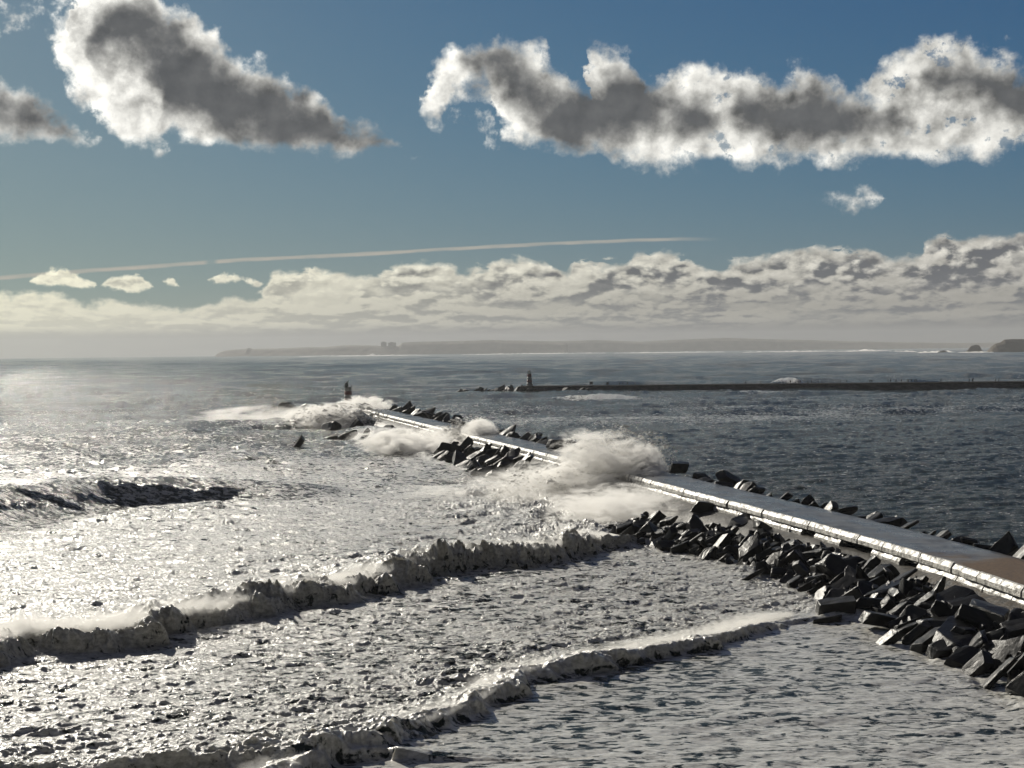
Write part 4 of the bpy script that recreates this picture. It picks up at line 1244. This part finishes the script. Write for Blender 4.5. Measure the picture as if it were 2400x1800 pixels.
# flying drops and shreds of water round the bursts
M_DROP, nt, b = new_mat('flying_water'); setin(nt, b, 'Base Color', (0.86, 0.84, 0.79)); setin(nt, b, 'Roughness', 0.4)
setin(nt, b, 'Subsurface Weight', 0.0)
rd = np.random.default_rng(5)
def drops(px, py, z0, rx, ry, rz, n, size, label):
    c = at(px, py, z0)
    q = rd.normal(size=(n, 3)); q /= np.linalg.norm(q, axis=1)[:, None]
    rr_ = rd.uniform(0.55, 1.12, n) ** 1.0
    q = q * rr_[:, None] * np.array([rx, ry, rz])
    # gather into streamers
    keep = np.array([mnoise.noise(Vector((x * 0.35, y * 0.2, z * 0.5))) > 0.02 for x, y, z in q])
    q = q[keep]; q[:, 2] = np.abs(q[:, 2]) ** 1.0
    cs = q + np.array(c)
    m = len(cs); s = size * rd.lognormal(0, 0.5, m)
    T = np.array([(1, 0, -.6), (-.7, .8, -.5), (-.6, -.8, -.4), (0, 0, 1.0)])
    st = np.array([2.2, 1.0, 0.7])
    V = (T[None] * st * s[:, None, None] + cs[:, None]).reshape(-1, 3)
    F_ = []
    for k in range(m):
        a = 4 * k; F_ += [(a, a + 2, a + 1), (a, a + 1, a + 3), (a + 1, a + 2, a + 3), (a + 2, a, a + 3)]
    me = bpy.data.meshes.new('water_drops'); me.from_pydata(V.tolist(), [], F_)
    tag(link('water_drops', me, M_DROP), label, 'sea spray', kind='stuff')
drops(1445, 1100, 3.7, 9.5, 8, 7.0, 5200, 0.09, 'drops thrown up round the big plume')
drops(1380, 1150, 0.8, 16, 10, 4.0, 4200, 0.09, 'drops over the surge before the wall')
drops(1105, 1026, 2.6, 8, 10, 4.6, 2600, 0.12, 'drops round the middle plume')
drops(800, 985, 2.2, 15, 16, 5.0, 2600, 0.15, 'drops thrown over the pier head')
# torn spray riding on the breaker crests
def crest_mist(pts, hs, back, w, hgt, mat, label):
    bm = bmesh.new(); rows = []
    n = len(pts)
    for i in range(n):
        p = at(*pts[i]); a = at(*pts[max(i - 1, 0)]); b = at(*pts[min(i + 1, n - 1)])
        d = (b - a).normalized(); nn = Vector((-d.y, d.x, 0))
        if nn.y < 0: nn = -nn
        c = p + nn * back + Vector((0, 0, hs[i] * 0.85))
        e = 0.25 if i in (0, n - 1) else 1.0
        rows.append([bm.verts.new(c + nn * math.cos(k * PI / 5) * w * e + Vector((0, 0, math.sin(k * PI / 5) * hgt * e))) for k in range(10)])
    for r0, r1 in zip(rows[:-1], rows[1:]):
        for k in range(10): bm.faces.new((r0[k], r0[(k + 1) % 10], r1[(k + 1) % 10], r1[k]))
    bm.faces.new(rows[0][::-1]); bm.faces.new(rows[-1])
    tag(bm_obj('sea_spray', bm, mat), label, 'sea spray', kind='stuff')
def crest_mat(name, dens, ztop):
    m = bpy.data.materials.new(name); m.use_nodes = True
    nt = m.node_tree; nt.nodes.clear()
    out = nt.nodes.new('ShaderNodeOutputMaterial'); pv = nt.nodes.new('ShaderNodeVolumePrincipled')
    ge = nt.nodes.new('ShaderNodeNewGeometry'); sz = nt.nodes.new('ShaderNodeSeparateXYZ'); nt.links.new(ge.outputs['Position'], sz.inputs[0])
    n = nz(nt, scaled(nt, ge.outputs['Position'], (0.8, 0.7, 1.2)), 1.1, 7, 0.70, 1.0)
    d = ((n - 0.47) * 4.5 + N(nt, sz.outputs[2]).smooth(0.3, ztop, 1.0, -0.7)).sat()
    setin(nt, pv, 'Color', (0.99, 0.98, 0.95)); setin(nt, pv, 'Density', d * dens); setin(nt, pv, 'Anisotropy', 0.3)
    nt.links.new(pv.outputs[0], out.inputs['Volume'])
    return m
crest_mist(b1f, b1h, 3.2, 2.2, 1.3, crest_mat('crest_spray_big', 1.7, 3.5), 'torn spray along the crest of the long breaker')
crest_mist(b2f, b2h, 2.0, 1.4, 0.8, crest_mat('crest_spray_small', 0.7, 1.5), 'torn spray along the crest of the lower breaker')

# ------------------------------------------------------------------ air
bm = bmesh.new()
quadbox(bm, [(-15600, -400, -9), (15600, -400, -9), (15600, 15600, -9), (-15600, 15600, -9), (-15600, -400, 190), (15600, -400, 190), (15600, 15600, 190), (-15600, 15600, 190)])
HZ = bpy.data.materials.new('air'); HZ.use_nodes = True
nt = HZ.node_tree; nt.nodes.clear()
out = nt.nodes.new('ShaderNodeOutputMaterial'); pv = nt.nodes.new('ShaderNodeVolumePrincipled')
pv.inputs['Color'].default_value = (0.90, 0.925, 0.945, 1)
pv.inputs['Density'].default_value = 0.00005
pv.inputs['Anisotropy'].default_value = 0.15
nt.links.new(pv.outputs[0], out.inputs['Volume'])
hz_o = bm_obj('haze', bm, HZ); tag(hz_o, kind='stuff')
cy.volume_step_rate = 0.35
cy.volume_max_steps = 256
print('all done', round(time.time() - T0, 1))
